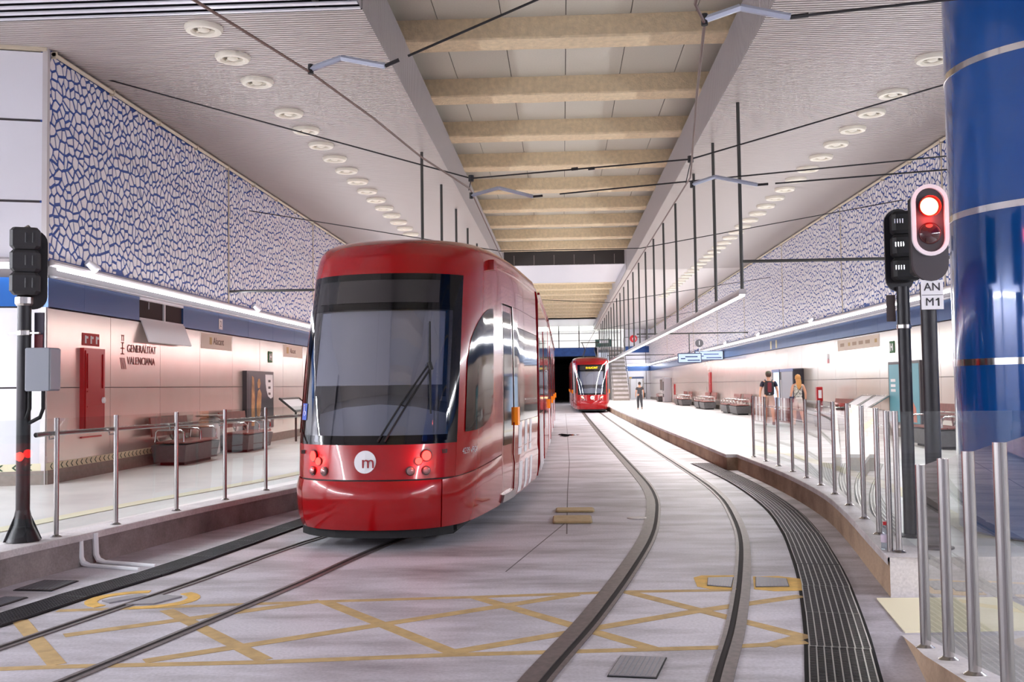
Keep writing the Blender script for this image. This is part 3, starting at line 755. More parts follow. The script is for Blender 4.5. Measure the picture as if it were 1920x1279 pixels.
for z in (5.32, 6.0, 6.7, 7.40): MB().box(-4.2, YE+.06, z-.03, 5.6, YE+.16, z+.03).build('transom', M_grey2, wn)
# stairs up to the mezzanine
st = thing('stairs', (5.1, 88, .31), 'grey concrete staircase rising behind the small tram', 'stairs')
ns = 26
for k in range(ns):
    MB().box(4.45, 88+8*k/ns, .31, 5.85, 88+8*(k+1)/ns+.02, .31+4.9*(k+1)/ns).build('step', M_cop if k % 2 else M_plinth, st)
for x in (4.45, 5.85):
    MB().tube([(x,88,.31),(x,88,1.3),(x,96,6.2)], .035, 8).build('handrail', M_steel, st, smooth=True)
# white end wall of the right platform with lift door
MB().box(5.9, YE-.3, .31, XR, YE, ZC).build('wall_part', M_white, ew)
MB().box(5.9, YE-.34, 3.0, XR, YE-.3, 3.45).build('band_panel', M_band, ew)
MB().box(5.9, YE-.34, 4.75, XR-.1, YE-.3, 5.35).build('band_panel', mat('lintel_blue', (40,82,150)), ew)
for z in (1.77, 4.1, 4.5, 6.2): MB().box(5.9, YE-.32, z, XR, YE-.3, z+.05).build('joint', M_joint, ew)
MB().box(7.95, YE-.32, .31, 8.0, YE-.3, ZC).build('joint', M_joint, ew)
el = thing('wall_light', (7, YE-.4, 3.6), 'short fluorescent strip above the lift door on the end wall', 'light')
MB().box(6.3, YE-.45, 3.5, 7.8, YE-.34, 3.62).build('tube', M_tube, el); MB().box(5.95, YE-.47, 3.62, XR, YE-.3, 3.7).build('housing', M_hous, el)
dr = thing('door_1', (7.05, YE-.35, .31), kind='structure')
MB().box(6.35, YE-.38, .31, 7.75, YE-.3, 2.45).build('frame', M_steel, dr); MB().box(6.5, YE-.4, .31, 7.04, YE-.37, 2.25).build('leaf', M_wht, dr); MB().box(7.06, YE-.4, .31, 7.6, YE-.37, 2.25).build('leaf', M_wht, dr)
MB().box(6.35, YE-.42, 2.27, 7.75, YE-.38, 2.43).build('header_sign', mat('header_blue', (70, 90, 130), .5), dr)
MB().box(6.38, YE-.43, 2.29, 6.6, YE-.42, 2.41).build('yellow_mark', M_yelb, dr)

FACE = dict(right=(1,0,0), up=(0,0,1))       # text that faces the camera end of the hall
def disc_sign(x, y, z, r, m, label, txt, tm, tsize, top, tdx=0):
    t = thing('round_sign', (x, y, z), label, 'sign')
    MB().lathe([(0,-.03),(r,-.03),(r,.03),(0,.03)], (x,y,z), 28, 'y').build('disc', m, t)
    text(txt, tsize, frame((x+tdx, y-.035, z), (1,0,0), (0,0,1)), tm, 'lettering', t)
    MB().tube([(x,y,z+r if top > z else z-r),(x,y,top)], .02, 6).build('post', M_steel, t)
disc_sign(5.72, 80, 5.37, .30, mat('metro_red', (186, 28, 40), .4, emit=.15), 'red round station sign with a white m, hanging before the end wall', 'm', M_wht, .46, ZC, .05)
disc_sign(6.2, 45.36, 3.53, .18, mat('sign_grey', (96, 94, 98), .5), 'grey round platform sign with the number 1', '1', M_wht, .28, 3.09)
M_scr = emission('screen_white', (205, 222, 255), .9); M_scrb = mat('screen_line', (40, 60, 110), .5)
def screen(x0, x1, y, z0, z1, label, top=None):
    t = thing('information_screen', ((x0+x1)/2, y, z0), label, 'screen')
    MB().bbox(x0-.04, y, z0-.04, x1+.04, y+.12, z1+.04, .015).build('casing', mat('casing_blue', (40, 52, 84), .4), t)
    MB().box(x0, y-.006, z0, x1, y, z1).build('display', M_scr, t)
    for k, (a, b) in enumerate(((.3,.85),(.1,.3),(.4,.95))):
        zz = z1-(z1-z0)*(.35+.22*k); MB().box(x0+(x1-x0)*a, y-.009, zz-.025, x0+(x1-x0)*b, y-.006, zz+.025).build('text_line', M_scrb, t)
    if top: MB().tube([((x0+x1)/2,y+.06,z1),((x0+x1)/2,y+.06,top)], .025, 6).build('hanger', M_rod, t)
screen(5.25, 6.25, 45.3, 2.68, 3.05, 'hanging information screen beside the grey number 1 sign', 3.98)
screen(6.9, 8.3, 52, 2.95, 3.36, 'bright information screen at the blue band of the right wall')
gs = thing('direction_sign', (3.95, 93, 5.3), 'dark green direction sign at the stair head', 'sign')
MB().box(3.1, 93, 5.25, 4.6, 93.1, 5.95).build('board', mat('sign_green', (52, 84, 76), .5), gs); MB().box(3.5, 92.98, 5.6, 4.3, 93, 5.85).build('print', M_wht, gs)
MB().tube([(3.85,93.05,5.9),(3.85,93.05,7.2)], .03, 6).build('hanger', M_rod, gs)

# ------------------------------------------------------------------ trams
PLAN = [(0,0),(.2,.012),(.4,.055),(.6,.15),(.74,.27),(.86,.43),(.94,.62),(1.0,.88),(1.04,1.18),(1.085,1.7),(1.125,2.3),(1.165,3.0),(1.195,3.5),(1.2,4.0),(1.2,5.75)]
_u = [0.]
for a, b in zip(PLAN, PLAN[1:]): _u.append(_u[-1] + math.hypot(b[0]-a[0], b[1]-a[1]))
U_W = [(p[0]+1e-6*i, u) for i, (p, u) in enumerate(zip(PLAN, _u))]; U_D = [(p[1], u) for p, u in zip(PLAN, _u)]
W_U = [(u, p[0]) for p, u in zip(PLAN, _u)]; D_U = [(u, p[1]) for p, u in zip(PLAN, _u)]
uw = lambda w: interp(U_W, w)
ud = lambda d: interp(U_D, d)
S0 = [(.2,.10),(.30,.03),(.55,0),(.70,.015),(.74,.06),(1.1,.12),(2.0,.37),(2.6,.57),(3.0,.72),(3.2,.84),(3.33,.98),(3.41,1.15),(3.455,1.4),(3.48,1.9),(3.485,2.5)]
KW = [(.2,.955),(.35,.985),(.70,1),(.74,.985),(1.2,1),(2.2,1),(3.1,.985),(3.28,.975),(3.36,.95),(3.42,.88),(3.455,.74),(3.48,.45),(3.485,0)]
def cabpt(u, z, off=0):
    """point of the cab surface in tram coordinates (s back, w right, z)"""
    sg = 1 if u >= 0 else -1; au = abs(u)
    def raw(a):
        w, d = interp(W_U, a), interp(D_U, a); k = min(1, d/3.2); k = k*k*(3-2*k)
        return w*interp(KW, z), interp(S0, z)*(1-k) + d
    w, s = raw(au)
    if off:
        w1, s1 = raw(min(au+.02, _u[-1])); w0, s0 = raw(max(au-.02, 0)); tx, ts = w1-w0, s1-s0; l = math.hypot(tx, ts) or 1
        w += off*ts/l; s -= off*tx/l
    return s, sg*w, z
def cab_patch(xf, u0, u1, z0, z1, off=0, nu=None, nz=None, lo=None, hi=None, thick=0):
    nu = nu or max(2, int(abs(u1-u0)/.12)+1); g = MB()
    def grid(o):
        v = []; us = [u0+(u1-u0)*i/nu for i in range(nu+1)]
        for i, u in enumerate(us):
            a = lo(i/nu) if lo else z0; b = hi(i/nu) if hi else z1
            n = nz or max(2, int((z1-z0)/.12)+1)
            for j in range(n+1): v.append(xf(*cabpt(u, a+(b-a)*j/n, o)))
        return v, n
    v, n = grid(off); f = [(i*(n+1)+j, (i+1)*(n+1)+j, (i+1)*(n+1)+j+1, i*(n+1)+j+1) for i in range(nu) for j in range(n)]
    g.add(v, f)
    if thick:
        v2, _ = grid(off-thick); N = len(v); per = [j for j in range(n+1)] + [i*(n+1)+n for i in range(1, nu+1)] + [nu*(n+1)+j for j in range(n-1, -1, -1)] + [i*(n+1) for i in range(nu-1, 0, -1)]
        m = len(per)
        g.add([v[k] for k in per] + [v2[k] for k in per], [(k, (k+1) % m, m+(k+1) % m, m+k) for k in range(m)])
    return g
def make_tram(name, O, th, label, mods, rear=True, far=False, tail=True, led=None):
    t = thing(name, (O[0], O[1], 0), label, 'tram')
    ct, stn = math.cos(th), math.sin(th)
    def xf(s, w, z): return (O[0]+stn*s+ct*w, O[1]+ct*s-stn*w, z)
    U1 = ud(5.7); uws = uw(.88)
    def P(nm, m, *a, parent=t, **k):
        o = cab_patch(xf, *a, **k).build(nm, m, parent, smooth=True, fix=False); return o
    # dark inner shell closes the seams
    P('inner_shell', M_matblk, -U1, -uws-.02, .24, 3.3, off=-.035); P('inner_shell', M_matblk, uws+.02, U1, .24, 3.3, off=-.035)
    P('inner_shell', M_matblk, -uws-.02, uws+.02, .24, 1.13, off=-.035)
    # red skin
    us1 = ud(2.32)
    P('roof_shell', M_red, -U1, U1, 2.975, 3.485, nu=60, nz=16)
    for sg in (-1, 1):
        P('side_skin', M_red, sg*(uws+.004), sg*us1, 1.115, 2.975, thick=.03)
        P('side_skin', M_red, sg*(uws+.004), sg*us1, .76, 1.115, thick=.03, lo=lambda f: .745+.11*f)
        # cab side window, black glass
        ua, ub = ud(.62), ud(1.72)
        wnd = P('cab_side_window', M_black, sg*ua, sg*ub, 1.22, 2.62, off=.006, nu=14, nz=14,
          lo=lambda f: 1.21+.30*(1-math.sqrt(max(0, 1-f**2.4))), hi=lambda f: 2.0+.65*math.sqrt(max(0, 1-(1-f)**2)))
        # flank panels behind the cab
        P('bumper_side', M_red, sg*(uw(.775)), sg*us1, .22, .73, off=.0, thick=.04, hi=lambda f: .725+.115*f)
        dr_ = P('cab_door', M_redl, sg*ud(2.36), sg*ud(3.1), .34, 2.74, off=-.012)
        P('door_glass', M_black, sg*ud(2.44), sg*ud(3.02), .95, 2.66, off=-.004, parent=dr_)
        P('door_frame', M_steel, sg*ud(3.10), sg*ud(3.13), .34, 2.76, off=.004, parent=dr_)
        P('door_frame', M_steel, sg*ud(2.33), sg*ud(2.355), .34, 2.76, off=.004, parent=dr_)
        P('door_header', M_redl, sg*ud(2.32), sg*U1, 2.76, 2.975, off=.0)
        P('door_step', M_steel, sg*ud(2.34), sg*ud(3.12), .24, .345, off=.03, thick=.1)
        P('flank_panel', M_redl, sg*ud(3.15), sg*U1, .24, 1.22, off=.0, thick=.03)
        P('flank_skin', M_redl, sg*ud(3.15), sg*U1, 2.50, 2.755, off=.0)
        P('flank_window', M_black, sg*ud(3.15), sg*U1, 1.225, 2.495, off=-.004)
        P('cantrail', M_redl, sg*ud(1.5), sg*U1, 3.19, 3.235, off=.03, thick=.05)
        for k, (a, b) in enumerate(((3.42,3.72),(4.02,4.30),(4.60,4.86))):
            P('white_stripe', M_wht, sg*ud(a), sg*ud(b), .26, .86, off=.003); P('white_stripe', M_wht, sg*ud(a), sg*ud(b), .875, 1.215, off=.003)
        P('marker_light', M_orange, sg*ud(3.16), sg*ud(3.30), 1.18, 1.42, off=.04, thick=.06)
        P('camera_pod', M_redl, sg*ud(1.42), sg*ud(1.62), 3.12, 3.25, off=.07, thick=.1)
    P('bumper', M_red, -uw(.765), uw(.765), .22, .73, thick=.04)
    fp = P('front_panel', M_red, -uws, uws, .745, 1.105, thick=.03)
    P('sill_trim', M_black, -uws, uws, 1.105, 1.135, off=.004)
    # windscreen with black band and display box
    ws = P('windscreen', M_ws, -uws, uws, 1.13, 2.60, off=.0, nu=24)
    P('frit', M_black, -uws, -uw(.80), 1.13, 2.60, off=.003, parent=ws); P('frit', M_black, uw(.80), uws, 1.13, 2.60, off=.003, parent=ws)
    P('frit', M_black, -uw(.80), uw(.80), 1.13, 1.20, off=.003, parent=ws)
    P('header_glass', M_black, -uws, uws, 2.56, 2.975, off=.004, nu=24)
    # cab interior
    def ibox(nm, m, s0, s1, w, z0, z1, parent=t):
        v = [xf(s, ww, z) for z in (z0, z1) for s, ww in ((s0,-w),(s0,w),(s1,w),(s1,-w))]
        return MB().add(v, [(0,3,2,1),(4,5,6,7),(0,1,5,4),(1,2,6,5),(2,3,7,6),(3,0,4,7)]).build(nm, m, parent)
    ibox('cab_partition', M_cab, 1.5, 1.55, .95, 1.0, 2.9); ibox('cab_floor', M_matblk, .4, 1.5, .8, 1.0, 1.04)
    v = [xf(s, w, z) for w in (-.72, -.4, 0, .4, .72) for s, z in ((.62+.25*w*w, 1.16), (.66+.25*w*w, 1.52-.2*w*w), (1.15, 1.62-.2*w*w), (1.3, 1.3))]
    MB().add(v, [(i*4+j, i*4+j+1, i*4+j+5, i*4+j+4) for i in range(4) for j in range(3)]).build('dashboard', M_dash, t, smooth=True)
    ibox('cab_ceiling', M_matblk, 1.0, 1.5, .8, 2.62, 2.66)
    P('roller_blind', M_cab, -uw(.77), uw(.77), 1.73, 2.55, off=-.07, nu=16)
    P('blind_edge', M_matblk, -uw(.80), -uw(.77), 1.60, 2.56, off=-.06); P('blind_edge', M_matblk, uw(.77), uw(.80), 1.60, 2.56, off=-.06)
    # lamps
    def lamp(w, z, r, m, depth=.02, rim=True):
        s, ww, zz = cabpt(math.copysign(uw(abs(w)), w), z); s2, w2, _ = cabpt(math.copysign(uw(abs(w)), w), z, .1)
        d = Vector(xf(s2, w2, z)) - Vector(xf(s, ww, z)); d.normalize(); c = Vector(xf(s, ww, z))
        if rim: MB().tube([c-d*.02, c+d*.012], r*1.25, 16).build('lamp_rim', M_lens, fp)
        MB().tube([c, c+d*depth, c+d*(depth+.012)], [r, r, r*.6], 16).build('lamp', m, fp, smooth=True)
    white = emission('headlamp', (255, 236, 170), 6)
    for sg in (-1, 1):
        lamp(sg*.615, .985, .052, white if far else M_rubl); lamp(sg*.545, .93, .036, white if far else M_rubl)
        lamp(sg*.47, .83, .04, M_lensc); lamp(sg*.62, .83, .04, M_lensc)
    if not far:
        for sg in (-1, 1):
            p = Vector(xf(*cabpt(math.copysign(uw(.58), sg), .96, .11))); l_ = bpy.data.lights.new('tail_lamp_light', 'POINT'); l_.energy = 2.2; l_.color = (1, .05, .03); l_.shadow_soft_size = .05
            lo_ = bpy.data.objects.new('tail_lamp_light', l_); COL.objects.link(lo_); lo_.location = p
    # round white logo with m
    c = Vector(xf(*cabpt(0, .93, .006))); n = Vector((-stn, -ct, 0)); r_ = Vector((ct, -stn, 0)); tilt = Vector((0,0,1))
    lg = MB()
    ring = []
    for k in range(28):
        a = 2*PI*k/28; w = .118*math.cos(a); z = .93+.118*math.sin(a); ring.append(xf(*cabpt(math.copysign(uw(abs(w)), w) if w else 0, z, .006)))
    lg.add([xf(*cabpt(0,.93,.006))]+ring, [(0, 1+k, 1+(k+1) % 28) for k in range(28)]).build('logo_disc', M_wht, fp, fix=False)
    text('m', .19, frame(c+n*.008+r_*.035+Vector((0,0,-.005)), r_, tilt), mat('logo_text', (150,10,30), .4), 'logo_letter', fp)
    # wheelchair sticker, number, wiper
    if not far:
        P('access_sticker', mat('sticker_blue', (50, 90, 190), .4), -uw(.86), -uw(.775), 1.36, 1.54, off=.006)
        q = Vector(xf(*cabpt(-uw(.815), 1.455, .011))); q2 = Vector(xf(*cabpt(-uw(.86), 1.455, .011))); q3 = Vector(xf(*cabpt(-uw(.775), 1.455, .011))); rr = (q3-q2).normalized()
        g = MB(); ringp = [q+rr*(.028*math.cos(a))+Vector((0,0,.028*math.sin(a)-.02)) for a in [2.2+4.9*k/10 for k in range(11)]]
        g.tube(ringp, .004, 5).tube([q+Vector((0,0,.05)), q+Vector((0,0,.0)), q+rr*.03+Vector((0,0,-.002)), q+rr*.04+Vector((0,0,-.035))], .004, 5).lathe([(0,-.012),(.011,0),(0,.012)], tuple(q+Vector((0,0,.062))), 8)
        g.build('access_symbol', M_wht, t)
        no = text('4239 \u221aFGV', .095, Matrix.Identity(4), M_wht, 'fleet_number', t, .001)
        lo0 = wloc(t); uc = ud(.80)
        for vv in no.data.vertices:
            q_ = vv.co + lo0; p_ = xf(*cabpt(uc + q_.x, 1.0 + q_.y, .006)); vv.co = Vector(p_) - lo0
        wp = [cabpt(uw(.13), 1.14, .03), cabpt(uw(.34), 1.52, .05), cabpt(uw(.58), 1.93, .04)]; wp2 = [cabpt(uw(.20), 1.14, .03), cabpt(uw(.39), 1.50, .05), cabpt(uw(.61), 1.92, .04)]
        wi = MB().tube([xf(*p) for p in wp], .011, 6).tube([xf(*p) for p in wp2], .011, 6).tube([xf(*wp[1]), xf(*wp2[1])], .009, 6).build('wiper_arm', M_matblk, t)
        MB().tube([xf(*cabpt(uw(.58), 2.42, .025)), xf(*cabpt(uw(.60), 1.93, .03)), xf(*cabpt(uw(.63), 1.42, .025))], [.010,.016,.010], 6).build('wiper_blade', M_matblk, wi)
        MB().tube([xf(*cabpt(uw(.59), 1.97, .04)), xf(*cabpt(uw(.61), 1.89, .04))], .026, 8).build('wiper_joint', M_matblk, wi)
    P('display_box', mat('display_smoke', (46, 44, 46), .12, coat=.4), -uw(.72), uw(.66), 2.64, 2.90, off=.008, nu=16)
    if led:
        cc = Vector(xf(*cabpt(0, 2.77, .02)))
        text(led, .17, frame(cc+n*.03, r_, (0,0,1)), M_led, 'destination_text', t, sx=.75)
    # underframe
    ibox('underframe', M_rubber, .95, 5.6, .80, .10, .30)
    g = MB()
    for k in range(15):
        w = -.84+1.68*k/14; s = .15+interp(D_U, uw(abs(w)))*1.0
        g.add([xf(s, w, .13), xf(s, w, .25), xf(s+.3, w, .25), xf(s+.3, w, .13)], [])
    for k in range(14): g.f.append((k*4, k*4+4, k*4+5, k*4+1)); g.f.append((k*4+3, k*4+7, k*4+4, k*4))
    g.build('apron', M_rubber, t)
    # following modules
    prof = [(1.16,.24),(1.2,.45),(1.2,3.1),(1.17,3.28),(1.1,3.38),(.9,3.45),(.5,3.48)]
    full = prof + [(-w, z) for w, z in reversed(prof)]
    for (ax, ay, bx, by) in mods:
        d = Vector((bx-ax, by-ay, 0)); L = d.length; d.normalize(); r2 = Vector((d.y, -d.x, 0)); a0 = Vector((ax, ay, 0))
        X = lambda s, w, z: tuple(a0 + d*s + r2*w + Vector((0,0,z)))
        N = len(full)
        g = MB().add([X(s, w, z) for s in (.0, L) for w, z in full], [(k, (k+1) % N, N+(k+1) % N, N+k) for k in range(N)] + [tuple(range(N)), tuple(range(N, 2*N))])
        mo = g.build('module_body', M_redl, t)
        gb = MB().add([X(s, w*.90, min(z, 3.3)) for s in (-.6, .02) for w, z in full], [(k, (k+1) % N, N+(k+1) % N, N+k) for k in range(N)] + [tuple(range(N)), tuple(range(N, 2*N))])
        gb.build('gangway_bellows', M_rubber, t)
        def sb(nm, m, s0, s1, z0, z1, o, sg):
            v = [X(s, sg*w, z) for w in (1.19, 1.2+o) for s, z in ((s0,z0),(s1,z0),(s1,z1),(s0,z1))]
            MB().add(v, [(0,1,2,3),(4,7,6,5),(0,4,5,1),(1,5,6,2),(2,6,7,3),(3,7,4,0)]).build(nm, m, mo)
        for sg in (-1, 1):
            sb('cantrail', M_redl, 0, L, 3.19, 3.23, .03, sg)
            sb('flank_window', M_black, .25, 2.3, 1.25, 2.5, .006, sg)
            for a in (2.45, 3.15): sb('door_leaf', M_redl, a, a+.66, .34, 2.72, .012, sg); sb('door_glass', M_black, a+.06, a+.60, .9, 2.6, .016, sg)
            sb('flank_window', M_black, 4.05, L-.25, 1.25, 2.5, .006, sg)
            for a in (.3, .9, 1.5): sb('white_stripe', M_wht, a, a+.3, .3, 1.2, .004, sg)
            sb('marker_light', M_orange, L-.2, L-.1, 1.2, 1.4, .05, sg)
    return t
mods1 = [(-1.585,16.3,-1.53,22.4),(-1.53,23.0,-1.53,29.0),(-1.53,29.6,-1.53,35.6),(-1.53,36.2,-1.53,42.2)]
make_tram('tram', (-2.08, 10.25), .085, 'large red tram in the foreground with lit red tail lamps', mods1)
mods2 = [(1.77,67.4,1.77,73.3),(1.77,73.9,1.77,79.9),(1.77,80.5,1.77,86.5)]
t2 = make_tram('tram', (1.80, 61.2), 0, 'small distant red tram with a lit amber destination display', mods2, far=True, led='10 ALACANT')
pg = MB()
for s in (-1, 1): pg.tube([(1.8+s*.45,64.6,3.5),(1.8+s*.3,65.4,4.0),(1.8+s*.5,64.9,4.45)], .03, 5)
pg.tube([(1.2,64.9,4.47),(2.4,64.9,4.47)], .035, 6); pg.tube([(1.35,64.6,3.52),(2.25,64.6,3.52)], .03, 5)
pg.build('pantograph', M_rod, t2)

# ------------------------------------------------------------------ glass balustrades
def post_mesh(h, r=.024):
    t = thing('post_proto', (0,0,0))
    a = MB().tube([(0,0,.0),(0,0,h)], r, 12).mesh('post', smooth=True); a.materials.append(M_steel)
    b = MB().lathe([(.055,0),(.055,.008),(.035,.022),(r,.026)], n=14).mesh('post_base', smooth=True); b.materials.append(M_steel)
    bpy.data.objects.remove(t)
    return a, b
PM, PB = post_mesh(1.145)
def balustrade(name, posts, label, glass_extra=None, zf=lambda y: .31, h=1.145, off=.0, gbot=.06, clamps=True):
    t = thing(name, (*posts[0], zf(posts[0][1])), label, 'balustrade')
    base = Vector((*posts[0], zf(posts[0][1])))
    for p in posts:
        o = inst('post', PM, Vector((*p, zf(p[1])))-base, t); inst('post_base', PB, (0,0,0), o)
    pp = list(posts)
    if glass_extra: pp = glass_extra[0] + pp + glass_extra[1]
    for a, b in zip(pp, pp[1:]):
        d = Vector((b[0]-a[0], b[1]-a[1], 0)).normalized(); r = Vector((d.y, -d.x, 0)); g = d*.03
        za, zb = zf(a[1]), zf(b[1]); c = []
        A = Vector((a[0], a[1], 0)) + g + r*off; B = Vector((b[0], b[1], 0)) - g + r*off
        MB().quad((A.x,A.y,za+gbot),(B.x,B.y,zb+gbot),(B.x,B.y,zb+h-.005),(A.x,A.y,za+h-.005)).build('glass_pane', M_glass, t)
    return t
postsL = [(-4.887,9.41),(-4.685,10.25),(-4.489,11.39),(-4.289,12.47),(-4.099,13.58),(-3.88,14.7),(-3.66,15.9),(-3.46,17.2)]
bL = balustrade('glass_balustrade', postsL, 'glass balustrade with steel posts and handrail on the left platform edge', ([(-5.35,7.3),(-5.14,8.4)], []))
hr = [(-4.97,9.18,1.30),(-4.95,9.3,1.305)] + [(x-.07, y+.02, 1.305) for x, y in postsL[1:]]
MB().tube(hr, .024, 10).build('handrail', M_steel, bL, smooth=True)
for x, y in postsL[:5]:
    MB().tube([(x-.02,y,1.26),(x-.07,y-.01,1.25),(x-.075,y,1.29)], .009, 6).build('handrail_bracket', M_steel, bL)
postsR = [(2.697,8.27),(2.842,9.243),(3.021,10.294),(3.188,11.407),(3.332,12.533),(3.44,13.629),(3.506,14.671),(3.545,15.72),(3.56,16.8),(3.555,17.83),(3.55,18.9)]
bR = balustrade('glass_balustrade', postsR, 'curving glass balustrade with close steel posts on the right platform edge', ([(4.6,8.15)], []))
o = inst('post', PM, (-.055,.05,0), bR)
MB().tube([(x+.08, y, 1.28) for x, y in postsR[1:]], .018, 8).build('handrail', M_steel, bR, smooth=True)
rampz = lambda y: .1 + (6.14-y)*.14
postsN = [(2.142,6.141),(2.075,5.60),(1.99,5.04),(1.915,4.50),(1.83,3.9)]
PM_s, PB_s = PM, PB
PM, PB = post_mesh(1.095, .030)
bN = balustrade('glass_balustrade', postsN, 'glass balustrade with thick steel posts along the ramp, nearest to the camera', None, rampz, 1.095)
PM, PB = PM_s, PB_s

# ------------------------------------------------------------------ signals
def signal_pole(name, x, y, z0, r, h, label, flare=True):
    t = thing(name, (x, y, z0), label, 'signal')
    MB().tube([(x,y,z0),(x,y,z0+h)], r, 16).build('pole', M_pole, t, smooth=True)
    if flare:
        g = MB()
        for k in range(4):
            a = PI/4 + k*PI/2; c, s = math.cos(a), math.sin(a)
            g.add([(x+c*r*.8-s*.008, y+s*r*.8+c*.008, z0+.30), (x+c*.17-s*.008, y+s*.17+c*.008, z0+.012), (x+c*r*.8-s*.008, y+s*r*.8+c*.008, z0+.012),
                   (x+c*r*.8+s*.008, y+s*r*.8-c*.008, z0+.30), (x+c*.17+s*.008, y+s*.17-c*.008, z0+.012), (x+c*r*.8+s*.008, y+s*r*.8-c*.008, z0+.012)],
                  [(0,1,2),(3,5,4),(0,3,4,1),(1,4,5,2),(2,5,3,0)])
        g.build('gusset', M_pole, t)
        MB().lathe([(.16,z0),(.16,z0+.012),(.06,z0+.02)], (x,y,0), 4).build('base_plate', M_pole, t)
        g = MB().lathe([(.058,z0+.0),(.158,z0+.01),(.09,z0+.16),(r,z0+.30)], (x,y,0), 12); g.build('base_cone', M_pole, t, smooth=True)
    return t
def oval(cx, cz, w, h, n=10):
    p = []
    for k in range(n+1): a = PI*k/n; p.append((cx+w/2*math.cos(a), cz+h/2-w/2+w/2*math.sin(a)))
    for k in range(n+1): a = PI+PI*k/n; p.append((cx+w/2*math.cos(a), cz-h/2+w/2+w/2*math.sin(a)))
    return p
def rot_about(ob, x, y, a):
    ob.data.transform(Matrix.Translation((0,0,0)) @ Matrix.Rotation(a, 4, 'Z')) if True else None
# left signal, seen from behind: three stacked housings on an oval back board
x, y = -5.066, 9.137
sL = signal_pole('tram_signal', x, y, .31, .062, 2.30, 'black tram signal seen from behind on its pole at the left platform edge')
aL = math.radians(24)
def loc(o, a): o.data.transform(Matrix.Rotation(a, 4, 'Z')); return o
bb = loc(MB().prismy([(px+x, pz) for px, pz in oval(.07, 2.87, .25, .76)], y+.02, y+.045).build('back_board', M_pole, sL), aL)
for k in range(3):
    zz = 2.62 + k*.212
    hsg = loc(MB().bbox(x-.12, y-.16, zz, x+.14, y+.02, zz+.205, .03).build('lamp_housing', M_matblk, sL), aL)
    hsg.data.materials[0] = mat('signal_plastic', (46, 45, 48), .5)
    g = MB()
    for j in (-1, 1): g.tube([(x+.05+j*.03,y-.165,zz+.06),(x+.05+j*.03,y-.165,zz+.15)], .008, 6)
    loc(g.build('hinge', M_pole, hsg), aL)
MB().tube([(x+.01,y-.05,3.245),(x+.03,y,3.28),(x+.05,y+.03,3.245)], .012, 6).build('lifting_eye', M_steel, sL)
MB().lathe([(.07,2.52),(.085,2.54),(.085,2.60),(.06,2.62)], (x,y,0), 16).build('collar', M_steel, sL)
MB().lathe([(.065,2.24),(.068,2.245),(.068,2.285),(.065,2.29)], (x,y,0), 16).build('clamp_band', M_steel, sL)
MB().box(x-.14, y-.02, 2.255, x+.15, y+.01, 2.27).build('clamp_bolt', M_steel, sL)
MB().box(x+.07, y+.05, 2.12, x+.16, y+.07, 2.46).build('number_plate', mat('plate_purple', (50, 42, 60), .5), sL)
MB().box(x+.075, y+.046, 2.12, x+.155, y+.05, 2.25).build('red_mark', mat('plate_red', (110, 20, 34), .5), sL)
jb = MB().bbox(x+.06, y-.10, 1.715, x+.30, y+.10, 2.12, .01).build('junction_box', M_grey, sL)
MB().box(x+.302, y-.09, 1.73, x+.306, y+.09, 2.11).build('box_lid', M_grey2, jb)
for dx, dy in ((.09,-.06),(.22,-.06)):
    MB().tube([(x+dx,y+dy,1.72),(x+dx,y+dy,1.55),(x+dx-.04,y+dy+.02,1.47),(x+.02,y,1.40)], .018, 8).build('cable', M_rubber, sL, smooth=True)
# right: rear signal turned away
x, y = 3.085, 9.14
sB = signal_pole('tram_signal', x, y, .31, .056, 2.24, 'black tram signal turned away, on the pole left of the red-lit one', False)
MB().lathe([(.13,.31),(.13,.325),(.06,.335)], (x,y,0), 16).build('base_plate', M_pole, sB)
loc(MB().prismy([(px+x, pz) for px, pz in oval(-.015, 2.885, .25, .76)], y+.02, y+.045).build('back_board', M_pole, sB), 0)
for k in range(3):
    zz = 2.60 + k*.208
    hsg = loc(MB().bbox(x-.10, y-.16, zz, x+.14, y+.02, zz+.202, .03).build('lamp_housing', M_matblk, sB), math.radians(-8))
    g = MB()
    for j in range(4): g.tube([(x-.08+.022*j,y-.162,zz+.09),(x-.08+.022*j,y-.162,zz+.13)], .006, 6)
    loc(g.build('hinge', M_chrome, hsg), math.radians(-8))
MB().lathe([(.062,2.17),(.064,2.175),(.064,2.205),(.062,2.21)], (x,y,0), 16).build('clamp_band', M_steel, sB)
MB().box(x-.135, y+.03, 2.24, x-.06, y+.05, 2.48).build('number_plate', mat('plate_brown', (74, 62, 62), .6), sB)
# right: front signal showing red
x, y = 3.075, 8.5
sF = signal_pole('tram_signal', x, y, .31, .064, 2.2, 'tram signal showing a bright red light in a white oval frame', False)
MB().lathe([(.14,.31),(.14,.325),(.07,.335)], (x,y,0), 16).build('base_plate', M_pole, sF)
zc = 2.925
MB().prismy([(px+x, pz) for px, pz in oval(.0, zc, .295, .80)], y-.09, y-.05).build('face_board', mat('signal_face', (64, 58, 62), .5), sF)
MB().bbox(x-.12, y-.06, 2.58, x+.12, y+.10, 3.26, .03).build('lamp_housing', M_matblk, sF)
ou, inn = oval(0, 3.035, .30, .60, 14), oval(0, 3.035, .235, .535, 14); n = len(ou); g = MB()
v = [(a+x, y-.115, b) for a, b in ou] + [(a+x, y-.115, b) for a, b in inn] + [(a+x, y-.088, b) for a, b in ou] + [(a+x, y-.088, b) for a, b in inn]
f = []
for k in range(n):
    j = (k+1) % n; f += [(k, j, n+j, n+k), (k, 2*n+k, 2*n+j, j), (n+k, n+j, 3*n+j, 3*n+k)]
g.add(v, f).build('white_frame', M_wht, sF)
